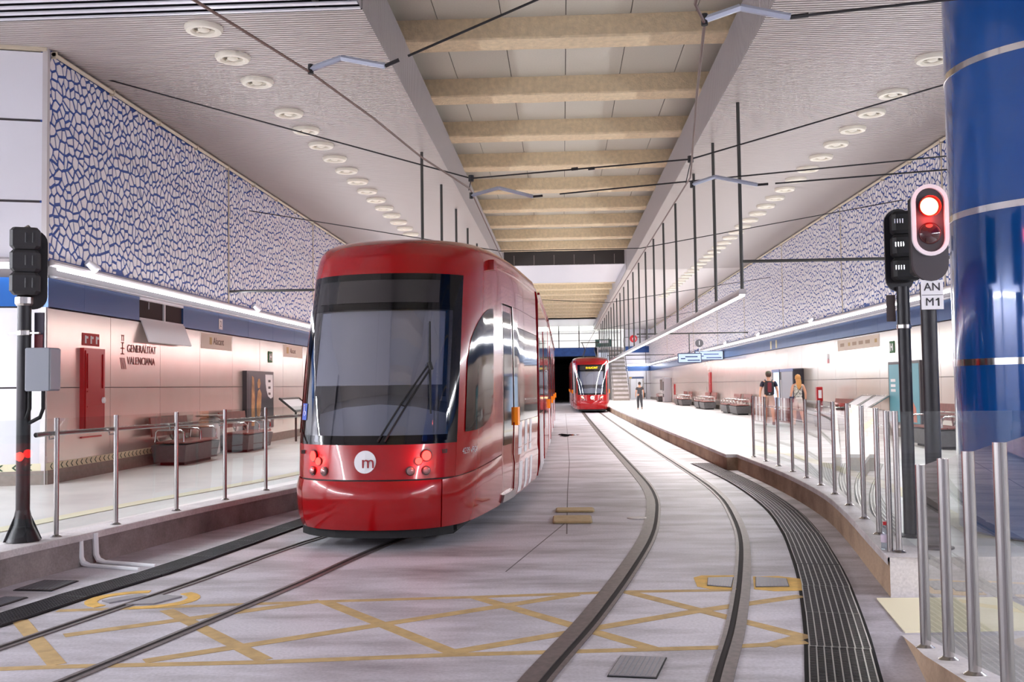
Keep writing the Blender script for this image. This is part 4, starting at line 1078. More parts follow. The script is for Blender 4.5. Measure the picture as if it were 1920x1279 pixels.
def lens(z, r, m, nm):
    MB().lathe([(0,-.035),(r*.6,-.028),(r*.95,-.01),(r,0)], (x,y-.095,z), 24, 'y').build(nm, m, sF, smooth=True)
MB().tube([(x,y-.09,3.15),(x,y-.125,3.15)], .088, 24, False).build('lens_hood', M_fire, sF, smooth=True)
lens(3.15, .074, emission('signal_red', (255, 96, 60), 22), 'red_lamp'); lens(2.925, .092, M_lens, 'dark_lamp')
rl = bpy.data.lights.new('signal_red_light', 'POINT'); rl.energy = 3.2; rl.color = (1, .06, .04); rl.shadow_soft_size = .07
ro = bpy.data.objects.new('signal_red_light', rl); COL.objects.link(ro); ro.location = (x, y-.155, 3.06)
pl = MB().box(x-.085, y-.085, 2.29, x+.095, y-.078, 2.535).build('name_plate', M_wht, sF)
MB().box(x-.08, y-.087, 2.408, x+.09, y-.085, 2.412).build('divider', M_txt, pl)
text('AN', .095, frame((x+.005,y-.088,2.475), (1,0,0), (0,0,1)), M_txt, 'lettering', pl, .001); text('M', .095, frame((x-.018,y-.088,2.35), (1,0,0), (0,0,1)), M_txt, 'lettering', pl, .001)
MB().prismy([(x+.048,2.318),(x+.060,2.318),(x+.060,2.385),(x+.050,2.385),(x+.032,2.372),(x+.032,2.362),(x+.048,2.370)], y-.0885, y-.085).build('lettering', M_txt, pl)

# ------------------------------------------------------------------ blue column
cx, cy, cr = 4.68, 9.4, 1.0
co = thing('column_1', (cx, cy, .31), kind='structure')
zs = [.31, 1.86, 3.22, 4.58, 5.94, ZC]
for a, b in zip(zs, zs[1:]): MB().lathe([(cr-.02,a+.012),(cr,a+.03),(cr,b-.03),(cr-.02,b-.012)], (cx,cy,0), 64).build('blue_casing', M_blue, co, smooth=True)
for z in zs[1:-1]: MB().lathe([(cr-.03,z-.04),(cr+.006,z-.03),(cr+.006,z+.03),(cr-.03,z+.04)], (cx,cy,0), 64).build('chrome_ring', M_chrome, co, smooth=True)
MB().lathe([(cr-.03,.31),(cr-.03,ZC)], (cx,cy,0), 48).build('column_core', M_matblk, co, smooth=True)
# bottle on the platform corner
bx, by_, bz = 2.63, 8.40, .317
bo = thing('water_bottle', (bx, by_, bz), 'clear plastic bottle with a red cap on the right platform corner', 'bottle')
M_pet = glass('bottle_plastic', (226, 232, 238), .08, .08)
MB().lathe([(.0,.0),(.030,.002),(.034,.012),(.033,.06),(.035,.10),(.033,.14),(.026,.17),(.013,.195),(.013,.205)], (bx,by_,bz), 16).build('bottle_body', M_pet, bo, smooth=True)
MB().lathe([(.0345,.06),(.0355,.062),(.0355,.12),(.0345,.122)], (bx,by_,bz), 16).build('paper_label', mat('bottle_label', (206, 190, 206), .6), bo, smooth=True)
MB().lathe([(.016,.2),(.016,.225),(.013,.228),(0,.228)], (bx,by_,bz), 12).build('cap', M_fire, bo)

# ------------------------------------------------------------------ left wall equipment
def wl(nm, m, y0, y1, z0, z1, d0, d1, parent): return MB().box(XL+d0, y0, z0, XL+d1, y1, z1).build(nm, m, parent)
fc = thing('fire_cabinet', (XL+.05, 16.15, 1.06), 'tall red fire hose cabinet on the left wall beside the pier', 'cabinet')
wl('body', M_fire, 15.78, 16.52, 1.06, 2.42, .03, .10, fc)
d = wl('door', M_fire, 15.82, 16.48, 1.10, 2.38, .10, .115, fc)
wl('door_rim', M_fire, 15.86, 15.90, 1.76, 2.33, .115, .13, d); wl('door_rim', M_fire, 16.40, 16.44, 1.76, 2.33, .115, .13, d); wl('door_rim', M_fire, 15.86, 16.44, 1.70, 1.72, .115, .125, d); wl('door_rim', M_fire, 15.86, 16.44, 1.45, 1.47, .115, .125, d)
MB().tube([(XL+.115,16.42,1.56),(XL+.145,16.42,1.56)], .05, 14).build('handle', M_wht, d)
wl('plinth_bar', M_fire, 15.80, 16.5, .95, .975, .03, .06, fc)
fs = thing('fire_sign', (XL+.04, 16.15, 2.47), 'small red and white fire equipment sign above the red cabinet', 'sign')
wl('plate', mat('fire_sign_red', (190, 40, 40), .5), 15.85, 16.44, 2.465, 2.67, .032, .04, fs)
for k in range(3):
    y = 15.93+.19*k; wl('pictogram', M_wht, y, y+.05, 2.50, 2.63, .04, .043, fs); wl('pictogram', M_wht, y+.05, y+.11, 2.58, 2.62, .04, .043, fs)
LW = dict(right=(0,1,0), up=(0,0,1))
def ltxt(s, size, y, z, m, nm, parent, al='LEFT', d=.036): return text(s, size, frame((XL+d, y, z), (0,1,0), (0,0,1)), m, nm, parent, .0015, al)
gv = thing('wall_lettering', (XL+.036, 17.9, 2.3), 'brown lettering GENERALITAT VALENCIANA with a striped shield on the left wall', 'lettering')
o = ltxt('GENERALITAT', .20, 17.53, 2.47, M_txtred, 'lettering', gv); 
ltxt('VALENCIANA', .20, 17.53, 2.25, M_txtred, 'lettering', gv)
g = MB()
for k in range(4): g.prismx([(17.24+.055*k,2.30),(17.265+.055*k,2.30),(17.265+.055*k+.08,2.10),(17.24+.055*k+.08,2.10)], XL+.03, XL+.034)
g.build('shield_stripes', M_txtred, gv)
g = MB()
for a, b, c, d_ in ((17.28,2.36,17.42,2.38),(17.33,2.36,17.36,2.56),(17.27,2.46,17.43,2.48),(17.29,2.56,17.41,2.58),(17.31,2.60,17.33,2.70),(17.38,2.60,17.40,2.70),(17.30,2.69,17.41,2.71)): g.box(XL+.03, a, b, XL+.034, c, d_)
g.build('crest', M_txtred, gv)
# open service hatch with hanging flap
ho = thing('service_hatch', (XL, 19.1, 3.0), 'open service hatch in the blue band with a white flap hanging down', 'hatch')
wl('recess', mat('hatch_dark', (66, 54, 54), .8), 18.04, 20.15, 3.03, 3.44, .002, .008, ho)
wl('frame_bar', M_wht, 18.04, 20.15, 3.40, 3.45, .008, .05, ho); wl('frame_bar', M_wht, 18.04, 20.15, 3.02, 3.07, .008, .05, ho); wl('frame_bar', M_wht, 19.18, 19.25, 3.05, 3.42, .008, .04, ho)
MB().add([(XL+.05,18.1,3.04),(XL+.05,20.2,3.04),(XL+.20,20.22,2.62),(XL+.20,18.12,2.62),(XL+.03,18.1,3.03),(XL+.03,20.2,3.03),(XL+.175,20.22,2.61),(XL+.175,18.12,2.61)], [(0,1,2,3),(4,7,6,5),(0,3,7,4),(1,5,6,2),(3,2,6,7),(0,4,5,1)]).build('flap', M_wht, ho)
MB().tube([(XL+.02,18.5,3.38),(XL+.04,18.45,3.25)], .01, 5).build('cable', M_wht, ho)
s2 = thing('platform_number_sign', (XL+.05, 22.4, 3.2), 'small white square sign with the number 2 on the blue band', 'sign')
wl('plate', M_wht, 22.28, 22.52, 3.09, 3.33, .046, .052, s2); ltxt('2', .2, 22.4, 3.21, M_grey, 'lettering', s2, 'CENTER', .054)
al = thing('station_name_sign', (XL+.04, 22.2, 2.8), 'cream wall sign reading Alacant below the blue band', 'sign')
wl('plate', mat('sign_cream', (232, 222, 208), .5), 21.2, 23.2, 2.62, 2.97, .031, .036, al); ltxt('Alacant', .23, 21.95, 2.80, mat('text_brown', (120, 96, 80), .6), 'lettering', al, 'LEFT', .038)
wl('logo', mat('logo_ochre', (206, 180, 120), .5), 21.72, 21.86, 2.72, 2.88, .036, .039, al)
a2 = thing('station_name_sign', (XL+.04, 28.6, 2.8), 'cream wall sign at the edge of the large tram', 'sign')
wl('plate', mat('sign_cream', (226,210,188)), 27.6, 29.6, 2.62, 2.97, .031, .036, a2); wl('logo', mat('logo_ochre', (206,180,120)), 27.9, 28.1, 2.72, 2.90, .036, .039, a2); ltxt('Alacant', .2, 28.25, 2.80, mat('text_brown', (120,96,80)), 'lettering', a2, 'LEFT', .038)
def exit_sign(x, s, y, z, label):
    t = thing('exit_sign', (x, y, z), label, 'sign')
    MB().box(x+s*.03, y-.17, z-.15, x+s*.05, y+.17, z+.15).build('plate', M_green, t)
    for a, b, c, d_ in ((-.10,-.09,-.03,.09),(-.03,-.02,.05,.03),(.06,-.10,.12,.10)): MB().box(x+s*.05, y+a, z+b, x+s*.053, y+c, z+d_).build('pictogram', M_wht, t)
exit_sign(XL, 1, 26.3, 2.57, 'small green exit sign on the left wall'); exit_sign(XR, -1, 25.7, 2.56, 'small green exit sign on the right wall beside the signal poles')
po = thing('advertising_panel', (XL+.1, 25.1, .5), 'dark advertising panel with a golden figure and white corner on the left wall', 'poster')
wl('frame', mat('poster_frame', (70, 66, 72), .4), 24.0, 26.25, .70, 2.17, .03, .14, po); wl('print', mat('poster_dark', (36, 36, 52), .3), 24.08, 26.17, .78, 2.10, .14, .145, po)
MB().prismx([(25.5,2.09),(26.16,2.09),(26.16,1.5),(25.98,1.46),(25.75,1.52),(25.6,1.68),(25.52,1.85)], XL+.145, XL+.148).build('white_patch', M_wht, po)
M_gold = mat('poster_gold', (190, 140, 84), .5, noise=.5, nscale=4)
for pg_ in ([(24.35,.80),(24.6,.80),(24.62,1.5),(24.55,2.0),(24.4,2.05),(24.34,1.4)], [(24.8,1.05),(25.0,1.0),(25.12,1.25),(25.18,1.6),(25.02,1.72),(24.86,1.66),(24.76,1.35)], [(24.88,1.74),(25.02,1.74),(25.1,1.86),(25.02,1.98),(24.9,1.97),(24.82,1.86)]):
    MB().prismx(pg_, XL+.145, XL+.147).build('figure_print', M_gold, po)
for a, z in ((25.75,1.95),(25.75,1.78),(25.75,1.62)): wl('print_mark', mat('print_grey', (90,84,84), .6), a, a+.2, z-.06, z, .148, .15, po)
MB().prismx([(24.75,.82),(25.05,1.08),(25.15,1.14),(24.85,.9)], XL+.145, XL+.148).build('print_mark', M_wht, po); wl('print_mark', M_wht, 25.7, 25.95, .86, .98, .145, .148, po)

# ------------------------------------------------------------------ benches
def bench():
    """local: back towards -x, length along y, z=0 on the platform"""
    t = thing('platform_bench', (0,0,0))
    MB().add([(-.30,-.86,.06),(.28,-.86,.06),(.28,.86,.06),(-.30,.86,.06),(-.33,-.92,.38),(.33,-.92,.38),(.33,.92,.38),(-.33,.92,.38),(-.30,-.84,.33)], [(0,3,2,1),(0,1,5,4),(1,2,6,5),(2,3,7,6),(3,0,4,7),(4,5,6,7)]).build('concrete_base', M_bcon, t, local=True)
    MB().box(-.24, -.7, 0, .22, .7, .07).build('foot', M_matblk, t, local=True)
    for k in range(4): MB().bbox(-.24+.14*k, -.9, .40, -.12+.14*k, .9, .445, .012).build('seat_slat', M_wood, t, local=True)
    for k in range(2): MB().ob((-.33-.025*k, 0, .62+.19*k), (.03, 1.8, .165), 0, ('Y', -.12)).build('back_slat', M_wood, t, local=True)
    for y in (-.7, 0, .7): MB().tube([(-.25,y,.40),(-.34,y,.55),(-.385,y,.82)], .018, 6).build('back_support', M_steel, t, local=True)
    for y in (-.86, 0, .86): MB().tube([(-.28,y,.44),(-.26,y,.62),(-.22,y,.66),(.20,y,.66),(.27,y,.61),(.27,y,.42)], .02, 8).build('armrest', M_chrome, t, smooth=True, local=True)
    return t
b0 = bench(); used = False
def put_bench(x, y, rz, label, grp):
    global used
    o = b0 if not used else copy_tree(b0); used = True
    o.location = (x, y, .31); o.rotation_euler = (0, 0, rz); tag(o, label, 'bench', grp)
put_bench(-7.32, 19.1, 0, 'brown wooden bench on a grey concrete base at the left wall, nearest', 'benches at the left wall')
put_bench(-7.28, 22.7, 0, 'brown wooden bench below the dark advertising panel at the left wall', 'benches at the left wall')
names = ['bench behind the two black signal poles at the right wall', 'bench with brown back right of the walking couple', 'bench at the right wall just left of the man with backpack', 'fourth bench from the signal poles along the right wall', 'fifth bench from the signal poles along the right wall', 'sixth bench from the signal poles along the right wall', 'seventh bench from the signal poles along the right wall', 'eighth bench from the signal poles along the right wall', 'farthest bench along the right wall']
for nme, y in zip(names, (21.2, 29.5, 44.6, 47.2, 54.5, 56.8, 64.5, 67, 80)): put_bench(7.82, y, PI, nme, 'benches at the right wall')
# waste bin between the left benches, reading stand farther on
wb = thing('waste_bin', (-7.5, 20.85, .31), 'white steel waste bin between the two left benches', 'bin')
MB().bbox(-7.68, 20.68, .33, -7.32, 21.02, 1.12, .04).build('body', M_hous, wb); MB().bbox(-7.74, 20.62, 1.14, -7.26, 21.08, 1.18, .03).build('lid', M_steel, wb); MB().box(-7.62,20.74,.31,-7.38,20.96,.34).build('foot', M_matblk, wb)
for y in (20.75,20.95): MB().box(-7.52,y-.01,1.1,-7.48,y+.01,1.15).build('lid_post', M_steel, wb)
ls = thing('leaning_rail', (-7.2, 26.9, .31), 'steel framed leaning seat at the left wall beside the advertising panel', 'leaning seat')
MB().tube([(-7.1,26.1,1.12),(-7.1,28,1.12),(-7.5,28,1.45),(-7.5,26.1,1.45),(-7.1,26.1,1.12)], .03, 8).build('frame', M_rod, ls)
MB().quad((-7.12,26.15,1.13),(-7.12,27.95,1.13),(-7.48,27.95,1.43),(-7.48,26.15,1.43)).build('board', M_hous, ls)
for y in (26.3, 27.8): MB().tube([(-7.12,y,.31),(-7.12,y,1.12)], .03, 8).build('leg', M_rod, ls)

# ------------------------------------------------------------------ right wall equipment
def wr(nm, m, y0, y1, z0, z1, d0, d1, parent): return MB().box(XR-d1, y0, z0, XR-d0, y1, z1).build(nm, m, parent)
tp = thing('advertising_panel', (XR-.1, 24.6, .6), 'teal advertising panel with a fair-haired figure behind the signal poles', 'poster')
wr('frame', mat('poster_frame', (70,66,72)), 23.5, 25.75, .62, 2.18, .03, .14, tp); wr('print', mat('poster_teal', (92, 164, 182), .4), 23.57, 25.68, .69, 2.11, .14, .145, tp)
MB().prismx([(23.75,.72),(24.75,.72),(24.7,1.05),(24.52,1.2),(24.0,1.2),(23.8,1.05)], XR-.149, XR-.145).build('shoulder_print', mat('poster_coral', (206, 128, 112), .5), tp)
MB().prismx([(24.08,1.15),(24.42,1.15),(24.5,1.45),(24.46,1.72),(24.3,1.83),(24.12,1.78),(24.02,1.5)], XR-.149, XR-.146).build('head_print', mat('poster_skin', (226, 190, 156), .5), tp)
MB().prismx([(24.0,1.3),(24.06,1.7),(24.2,1.86),(24.4,1.84),(24.52,1.66),(24.54,1.3),(24.46,1.5),(24.38,1.72),(24.2,1.74),(24.1,1.6)], XR-.151, XR-.148).build('hair_print', mat('poster_hair', (240, 226, 190), .5), tp)
MB().prismx([(24.1,1.5),(24.44,1.5),(24.44,1.58),(24.1,1.58)], XR-.153, XR-.15).build('glasses_print', mat('print_brown', (120,70,60), .5), tp)
for z in (1.75,1.62,1.5): wr('print_mark', M_wht, 25.2, 25.55, z-.07, z, .145, .148, tp)
ms = thing('line_map_sign', (XR-.04, 28.7, 2.8), 'cream line map sign below the blue band of the right wall', 'sign')
wr('plate', mat('sign_cream', (226,210,188)), 26.7, 30.7, 2.62, 2.95, .031, .036, ms)
for k in range(6): wr('print_mark', mat('logo_ochre', (206,180,120)) if k in (0,4) else mat('print_tan', (190,170,150), .6), 26.9+.62*k, 27.1+.62*k+(.2 if k not in (0,4) else 0), 2.74, 2.84, .036, .039, ms)
def slim_cab(y, z0, z1, w, label, d=.08):
    t = thing('extinguisher_cabinet', (XR-.05, y, z0), label, 'cabinet')
    wr('body', M_fire, y-w/2, y+w/2, z0, z1, .03, d, t); wr('door', M_fire, y-w/2+.04, y+w/2-.04, z0+.04, z1-.04, d, d+.012, t)
    MB().tube([(XR-d-.01,y-w*.3,(z0+z1)/2),(XR-d-.03,y-w*.3,(z0+z1)/2)], .025, 8).build('handle', M_wht, t)
slim_cab(56.9, 1.05, 2.33, .8, 'slim red fire cabinet on the right wall left of the man')
slim_cab(75, .9, 1.7, .5, 'distant small red cabinet low on the right wall')
rs = thing('fire_post', (7.95, 31.4, .31), 'short red fire point beside the vending machines', 'fire point')
MB().bbox(7.86, 31.3, .33, 8.04, 31.5, 1.55, .02).build('body', M_fire, rs); MB().box(7.85,31.28,.31,8.05,31.52,.34).build('foot', M_matblk, rs); MB().box(7.9,31.296,1.2,8.0,31.3,1.45).build('label', M_wht, rs)
tagx = thing('extinguisher_sign', (XR-.04, 31.8, 2.4), 'tiny red and white sign high on the right wall above the fire point', 'sign')
wr('plate', M_wht, 31.7, 31.95, 2.42, 2.58, .031, .036, tagx); wr('red_part', M_fire, 31.7, 31.95, 2.28, 2.42, .031, .036, tagx)
for k, (y, wd_, c, l) in enumerate(((36.1, 2.1, (70,74,88), 'open dark vending machine beside the woman with long hair'), (37.9, 1.3, (150,190,235), 'glowing blue vending machine between the man and the woman'))):
    t = thing('vending_machine', (8.05, y, .31), l, 'vending machine')
    MB().bbox(8.0, y-wd_/2, .33, XR-.02, y+wd_/2, 2.19, .03).build('cabinet', mat('vend_dark', (48, 48, 58), .4), t)
    MB().box(7.99, y-wd_/2+.08, .7, 8.0, y+wd_/2-.3, 2.08).build('display_window', emission('vend_glow', (190, 220, 255), 1.6) if k else mat('vend_panel', (150, 154, 168), .3), t)
    MB().box(7.985, y+wd_/2-.26, 1.1, 8.0, y+wd_/2-.06, 1.8).build('payment_panel', M_grey2, t); MB().box(7.99,y-wd_/2+.15,.42,8.0,y+wd_/2-.35,.6).build('tray', M_matblk, t)
    MB().box(8.02, y-wd_/2+.02, .31, XR-.02, y+wd_/2-.02, .34).build('foot', M_matblk, t)
    MB().box(7.99, y-wd_/2-.0, 2.09, 8.0, y+wd_/2, 2.19).build('header', mat('vend_head', (90, 110, 170), .4), t)
tm = thing('ticket_machine', (8.1, 78, .31), 'distant grey ticket machine at the right wall', 'machine')
MB().bbox(7.8, 77.2, .31, XR-.02, 78.6, 2.2, .04).build('cabinet', M_grey2, tm); MB().box(7.79,77.4,1.2,7.8,78.3,1.9).build('display', M_rod, tm); MB().box(7.79,77.5,.7,7.8,78.2,.95).build('tray', M_matblk, tm)
for y, l in ((40.3, 'left of two small pale plates on the right blue band'), (39.3, 'right of two small pale plates on the right blue band')):
    t = thing('band_plate', (XR-.05, y, 3.1), l, 'plate', 'pale plates on the blue band'); wr('plate', M_tact, y-.12, y+.12, 3.04, 3.36, .046, .055, t); wr('screw', M_steel, y-.01, y+.01, 3.32, 3.34, .055, .06, t)
dk = thing('notice_board', (XR-.05, 85, 1.2), 'dark notice board far along the right wall', 'notice board')
wr('frame', M_rod, 83.6, 86, 1.2, 2.1, .03, .07, dk); wr('print', mat('notice_dark', (110, 96, 90), .6), 83.7, 85.9, 1.26, 2.04, .07, .075, dk)
lt = thing('leaning_rail', (7.7, 27, .31), 'low steel framed leaning seat at the right wall before the brown bench', 'leaning seat')
for k in range(2):
    y = 25.6+1.15*k
    MB().tube([(7.65,y,1.0),(7.65,y+1.0,1.0),(8.2,y+1.0,1.32),(8.2,y,1.32),(7.65,y,1.0)], .025, 8).build('frame', M_steel, lt); MB().quad((7.67,y+.03,1.01),(7.67,y+.97,1.01),(8.18,y+.97,1.31),(8.18,y+.03,1.31)).build('board', M_hous, lt)
    for yy in (y+.1, y+.9): MB().tube([(7.67,yy,.31),(7.67,yy,1.0)], .02, 6).build('leg', M_steel, lt)

# ------------------------------------------------------------------ people
def skin_mesh(name, V, E_, m, parent, root=0, sub=2, scale=1.0, origin=(0,0,0), rz=0):
    me = bpy.data.meshes.new(name); R = Matrix.Rotation(rz, 3, 'Z'); names_ = list(V)
    me.from_pydata([tuple(R @ (Vector(V[k][:3])*scale)) for k in names_], [(names_.index(a), names_.index(b)) for a, b in E_], [])
    ob = bpy.data.objects.new('tmp', me); COL.objects.link(ob)
    md = ob.modifiers.new('s', 'SKIN'); md.use_smooth_shade = True; md.branch_smoothing = .6
    for i, k in enumerate(names_):
        r = V[k][3]; r2 = V[k][4] if len(V[k]) > 4 else r
        me.skin_vertices[0].data[i].radius = (r*scale, r2*scale); me.skin_vertices[0].data[i].use_root = (i == root)
    sb = ob.modifiers.new('d', 'SUBSURF'); sb.levels = sub; sb.render_levels = sub
    dg = bpy.context.evaluated_depsgraph_get(); out = bpy.data.meshes.new_from_object(ob.evaluated_get(dg)); bpy.data.objects.remove(ob)
    out.name = name; out.materials.clear(); out.materials.append(m)
    out.transform(Matrix.Translation(Vector(origin)-wloc(parent)))
    out.polygons.foreach_set('use_smooth', [True]*len(out.polygons))
    o = bpy.data.objects.new(name, out); COL.objects.link(o); o.parent = parent
    return o
M_skin = mat('skin', (214, 160, 132), .5); M_skin2 = mat('skin_tan', (196, 140, 112), .5)
def walker(x, y, h, rz, label, top, legs_m, hair_m, shoe_m, skin=M_skin, long_top=True, shorts=True, cap=None, longhair=False, fat=1.0, bag=None, arm_bend=.1, wx=1.0):
    """walking figure facing +y before rotation; z = 0 on the platform"""
    t = thing('person', (x, y, .314), label, 'person'); S = h/1.75; O3 = (x, y, .314)
    st_ = .20
    J = dict(pel=(0,0,.95,.13*fat,.105*fat), sp1=(0,.01,1.08,.125*fat,.095*fat), sp2=(0,.0,1.25,.15*fat,.105*fat), ch=(0,-.005,1.38,.135,.09), nk=(0,.005,1.49,.052), hd0=(0,.02,1.56,.07,.08), hd1=(0,.025,1.655,.082,.098), hd2=(0,.02,1.715,.055,.065),
        shl=(-.17,0,1.405,.06), ell=(-.235,-.02,1.13,.042), wrl=(-.245,.08+arm_bend*.3,.90,.029), hal=(-.245,.10+arm_bend*.3,.83,.033,.02), shr=(.17,0,1.405,.06), elr=(.235,-.07,1.13,.042), wrr=(.245,-.05,.89,.029), har=(.245,-.04,.82,.033,.02),
        hpl=(-.09,0,.88,.095), knl=(-.10,st_*.55,.50,.062), cal=(-.10,st_*.4,.33,.055), anl=(-.10,st_*.75,.09,.036), tol=(-.11,st_*.75+.15,.03,.036,.022), hel=(-.10,st_*.75-.05,.04,.034,.03),
        hpr=(.09,0,.88,.095), knr=(.095,-.02,.49,.062), car=(.10,-.13,.33,.055), anr=(.10,-st_*1.05,.13,.036), tor=(.11,-st_*.7,.035,.036,.022), her=(.10,-st_*1.2,.10,.034,.03))
    for sd, sg in (('l',-1),('r',1)):
        hx, hy, hz = J['ha'+sd][:3]
        for i, (dx, dy, L) in enumerate(((.012,.026,.075),(.006,.010,.085),(.0,-.006,.08),(-.004,-.022,.065))):
            J['f%s%d' % (sd, i)] = (hx-sg*dx, hy+dy, hz-.035, .010); J['g%s%d' % (sd, i)] = (hx-sg*(dx+.014), hy+dy+.006, hz-.035-L*.6, .0085)
        J['t%s0' % sd] = (hx-sg*.022, hy+.032, hz+.0, .011); J['t%s1' % sd] = (hx-sg*.030, hy+.048, hz-.04, .010)
    for k_ in J:
        if k_[:2] not in ('hd', 'nk'): J[k_] = (J[k_][0]*wx, *J[k_][1:])
    E_ = [('pel','sp1'),('sp1','sp2'),('sp2','ch'),('ch','nk'),('nk','hd0'),('hd0','hd1'),('hd1','hd2')]
    for s_ in 'lr':
        E_ += [('ch','sh'+s_),('sh'+s_,'el'+s_),('el'+s_,'wr'+s_),('wr'+s_,'ha'+s_),('pel','hp'+s_),('hp'+s_,'kn'+s_),('kn'+s_,'ca'+s_),('ca'+s_,'an'+s_),('an'+s_,'to'+s_),('an'+s_,'he'+s_),('ha'+s_,'t%s0' % s_),('t%s0' % s_,'t%s1' % s_)]
        for i in range(4): E_ += [('ha'+s_,'f%s%d' % (s_, i)),('f%s%d' % (s_, i),'g%s%d' % (s_, i))]
    skin_mesh('body', J, E_, skin, t, 0, 2, S, O3, rz)
    sub = lambda ks, k, ex={}: {n: ((*ex[n],) if n in ex else (*J[n][:3], *[r+k for r in J[n][3:]])) for n in ks}
    # shirt
    ks = ['pel','sp1','sp2','ch','shl','shr']; V = sub(ks, .018); ed = [('pel','sp1'),('sp1','sp2'),('sp2','ch'),('ch','shl'),('ch','shr')]
    if long_top:
        for s_, sg in (('l',-1),('r',1)):
            a, b = Vector(J['sh'+s_][:3]), Vector(J['el'+s_][:3]); m_ = a.lerp(b, .62); V['sl'+s_] = (*m_, .066); ed.append(('sh'+s_, 'sl'+s_))
    V['nb'] = (0,.0,1.455,.065,.06); ed.append(('ch','nb'))
    skin_mesh('shirt', V, ed, top, t, 0, 2, S, O3, rz)
    V = sub(['pel','hpl','hpr'], .022); ed = [('pel','hpl'),('pel','hpr'),('pel','wb')]; V['wb'] = (0, .006, 1.06, .128*fat*wx+.010, .098*fat+.010)
    for s_ in 'lr':
        if shorts: a, b = Vector(J['hp'+s_][:3]), Vector(J['kn'+s_][:3]); V['e'+s_] = (*a.lerp(b, .85), .088); ed.append(('hp'+s_, 'e'+s_))
        else:
            for a, b, k in (('kn','hp',.022),('ca','kn',.02),('an','ca',.022)): V[a+s_] = (*J[a+s_][:3], J[a+s_][3]+k); ed.append((b+s_, a+s_))
    skin_mesh('shorts' if shorts else 'trousers', V, ed, legs_m, t, 0, 2, S, O3, rz)
    for s_ in 'lr': skin_mesh('shoe', {'a': (*J['an'+s_][:2], J['an'+s_][2]-.02, .045), 'b': (*J['to'+s_][:3], .045, .03), 'c': (*J['he'+s_][:3], .042, .036)}, [('a','b'),('a','c')], shoe_m, t, 0, 2, S, O3, rz)
    # hair or cap; face
    def blob(nm, c, r, m, cut=-1):
        pr_ = [(math.sqrt(max(0, 1-h_*h_)), h_) for h_ in [cut+(1-cut)*k/9 for k in range(10)]]
        me = MB().lathe(pr_, n=18).mesh(nm, smooth=True)
        me.transform(Matrix.Translation(Vector(O3)-wloc(t)) @ Matrix.Rotation(rz, 4, 'Z') @ Matrix.Scale(S, 4) @ Matrix.Translation(Vector(c)) @ Matrix.Diagonal((*r, 1)))
        me.materials.append(m); o = bpy.data.objects.new(nm, me); COL.objects.link(o); o.parent = t
        return o
    if cap:
        blob('cap', (0,.012,1.675), (.098,.118,.095), cap, -.15); blob('cap_peak', (0,.13,1.668), (.07,.07,.014), cap)
        blob('hair', (0,-.012,1.645), (.092,.105,.10), hair_m, -.75)
    else: blob('hair', (0,-.012,1.66), (.097,.112,.112), hair_m, -.7)
    if longhair: skin_mesh('hair_length', {'a': (0,-.06,1.64,.085,.055), 'd': (0,-.085,1.54,.098,.05), 'e': (0,-.11,1.42,.10,.042), 'f': (.01,-.125,1.30,.07,.03), 'g': (.012,-.125,1.24,.03,.018)}, [('a','d'),('d','e'),('e','f'),('f','g')], hair_m, t, 0, 2, S, O3, rz)
    fc_ = lambda nm, p, r, m: skin_mesh(nm, {'a': (*p, r), 'b': (p[0], p[1]+.008, p[2], r*.8)}, [('a','b')], m, t, 0, 1, S, O3, rz)
    for sg in (-1, 1): fc_('eye', (sg*.032,.105,1.64), .011, M_txt); fc_('ear', (sg*.085,.01,1.625), .022, skin)
    fc_('nose', (0,.118,1.61), .015, skin); fc_('mouth', (0,.105,1.575), .016, M_txtred)
    if bag: bag(t, S, O3, rz)
    return t
def backpack(t, S, O, rz):
    R = Matrix.Rotation(rz, 4, 'Z'); off = Matrix.Translation(Vector(O)-wloc(t))
    def put(g, nm, m, par=t):
        me = g.mesh(nm, smooth=True); me.transform(off @ R @ Matrix.Scale(S, 4)); me.materials.append(m); o = bpy.data.objects.new(nm, me); COL.objects.link(o); o.parent = par; return o
    b = put(MB().bbox(-.15,-.27,.98,.15,-.11,1.44,.05), 'backpack', mat('pack_black', (34, 30, 36), .7))
    put(MB().bbox(-.06,-.30,1.08,.07,-.265,1.40,.02), 'backpack_pocket', mat('pack_red', (110, 34, 44), .7), b)
    put(MB().box(-.02,-.275,1.02,.02,-.27,1.04), 'backpack_tag', M_wht, b)
    for sg in (-1, 1): put(MB().tube([(sg*.10,-.12,1.43),(sg*.11,0,1.48),(sg*.12,.10,1.38),(sg*.13,.08,1.15),(sg*.14,-.10,1.03)], .016, 6), 'backpack_strap', mat('pack_black', (34,30,36)), b)
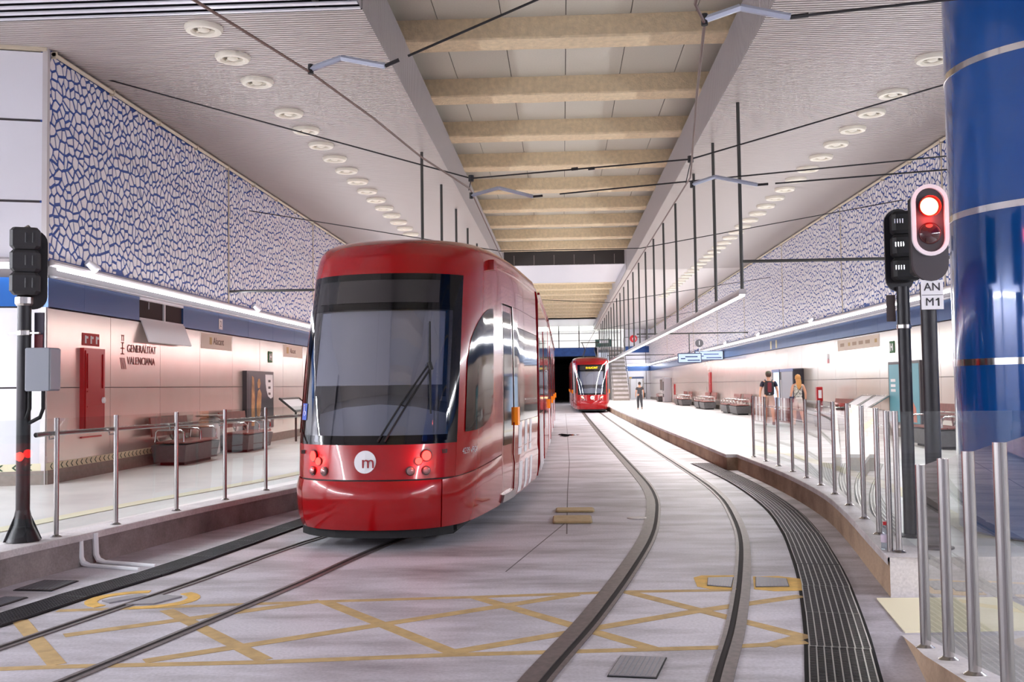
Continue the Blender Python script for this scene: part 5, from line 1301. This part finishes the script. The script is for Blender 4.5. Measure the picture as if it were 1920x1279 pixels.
def handbag(t, S, O, rz):
    R = Matrix.Rotation(rz, 4, 'Z'); off = Matrix.Translation(Vector(O)-wloc(t))
    def put(g, nm, m):
        me = g.mesh(nm, smooth=True); me.transform(off @ R @ Matrix.Scale(S, 4)); me.materials.append(m); o = bpy.data.objects.new(nm, me); COL.objects.link(o); o.parent = t
    put(MB().bbox(.26,-.16,.78,.36,.10,1.08,.04), 'handbag', M_matblk); put(MB().tube([(.30,-.10,1.06),(.22,-.06,1.40),(.17,0,1.48),(.22,.05,1.38),(.30,.06,1.06)], .012, 6), 'bag_strap', M_matblk)
def crossbag(t, S, O, rz):
    R = Matrix.Rotation(rz, 4, 'Z'); off = Matrix.Translation(Vector(O)-wloc(t))
    def put(g, nm, m):
        me = g.mesh(nm, smooth=True); me.transform(off @ R @ Matrix.Scale(S, 4)); me.materials.append(m); o = bpy.data.objects.new(nm, me); COL.objects.link(o); o.parent = t
    put(MB().tube([(.12,-.02,1.50),(.05,-.15,1.32),(-.10,-.16,1.10),(-.20,-.12,1.0)], .009, 6), 'bag_strap', M_matblk); put(MB().bbox(-.33,-.17,.82,-.19,-.02,1.02,.03), 'shoulder_bag', mat('bag_navy', (40,44,80), .6))
walker(6.61, 32.4, 1.75, -.12, 'man seen from behind in a dark T-shirt, cap and backpack, walking away', mat('shirt_navy', (38, 38, 56), .8), mat('shorts_sand', (212, 190, 176), .8), mat('hair_brown', (70, 52, 44), .7), mat('shoe_grey', (96, 84, 84), .7), cap=mat('cap_olive', (84, 86, 70), .8), bag=backpack, fat=1.12, wx=1.12)
fl = mat('floral_top', (214, 214, 206), .8, noise=.85, nscale=22)
walker(7.35, 31.6, 1.62, .1, 'woman with long blonde hair in a floral top, walking beside the man', fl, mat('shorts_white', (226, 220, 214), .8), mat('hair_blonde', (204, 146, 84), .6), M_wht, long_top=False, longhair=True, bag=crossbag)
walker(4.22, 55.1, 1.52, .05, 'woman in dark clothes with a shoulder bag walking on the far platform', mat('top_dark', (62, 58, 62), .8), mat('trousers_dark', (52, 50, 56), .8), mat('hair_dark', (56, 46, 44), .7), mat('shoe_tan', (150, 130, 120), .7), skin=M_skin2, shorts=False, fat=1.12, bag=handbag)
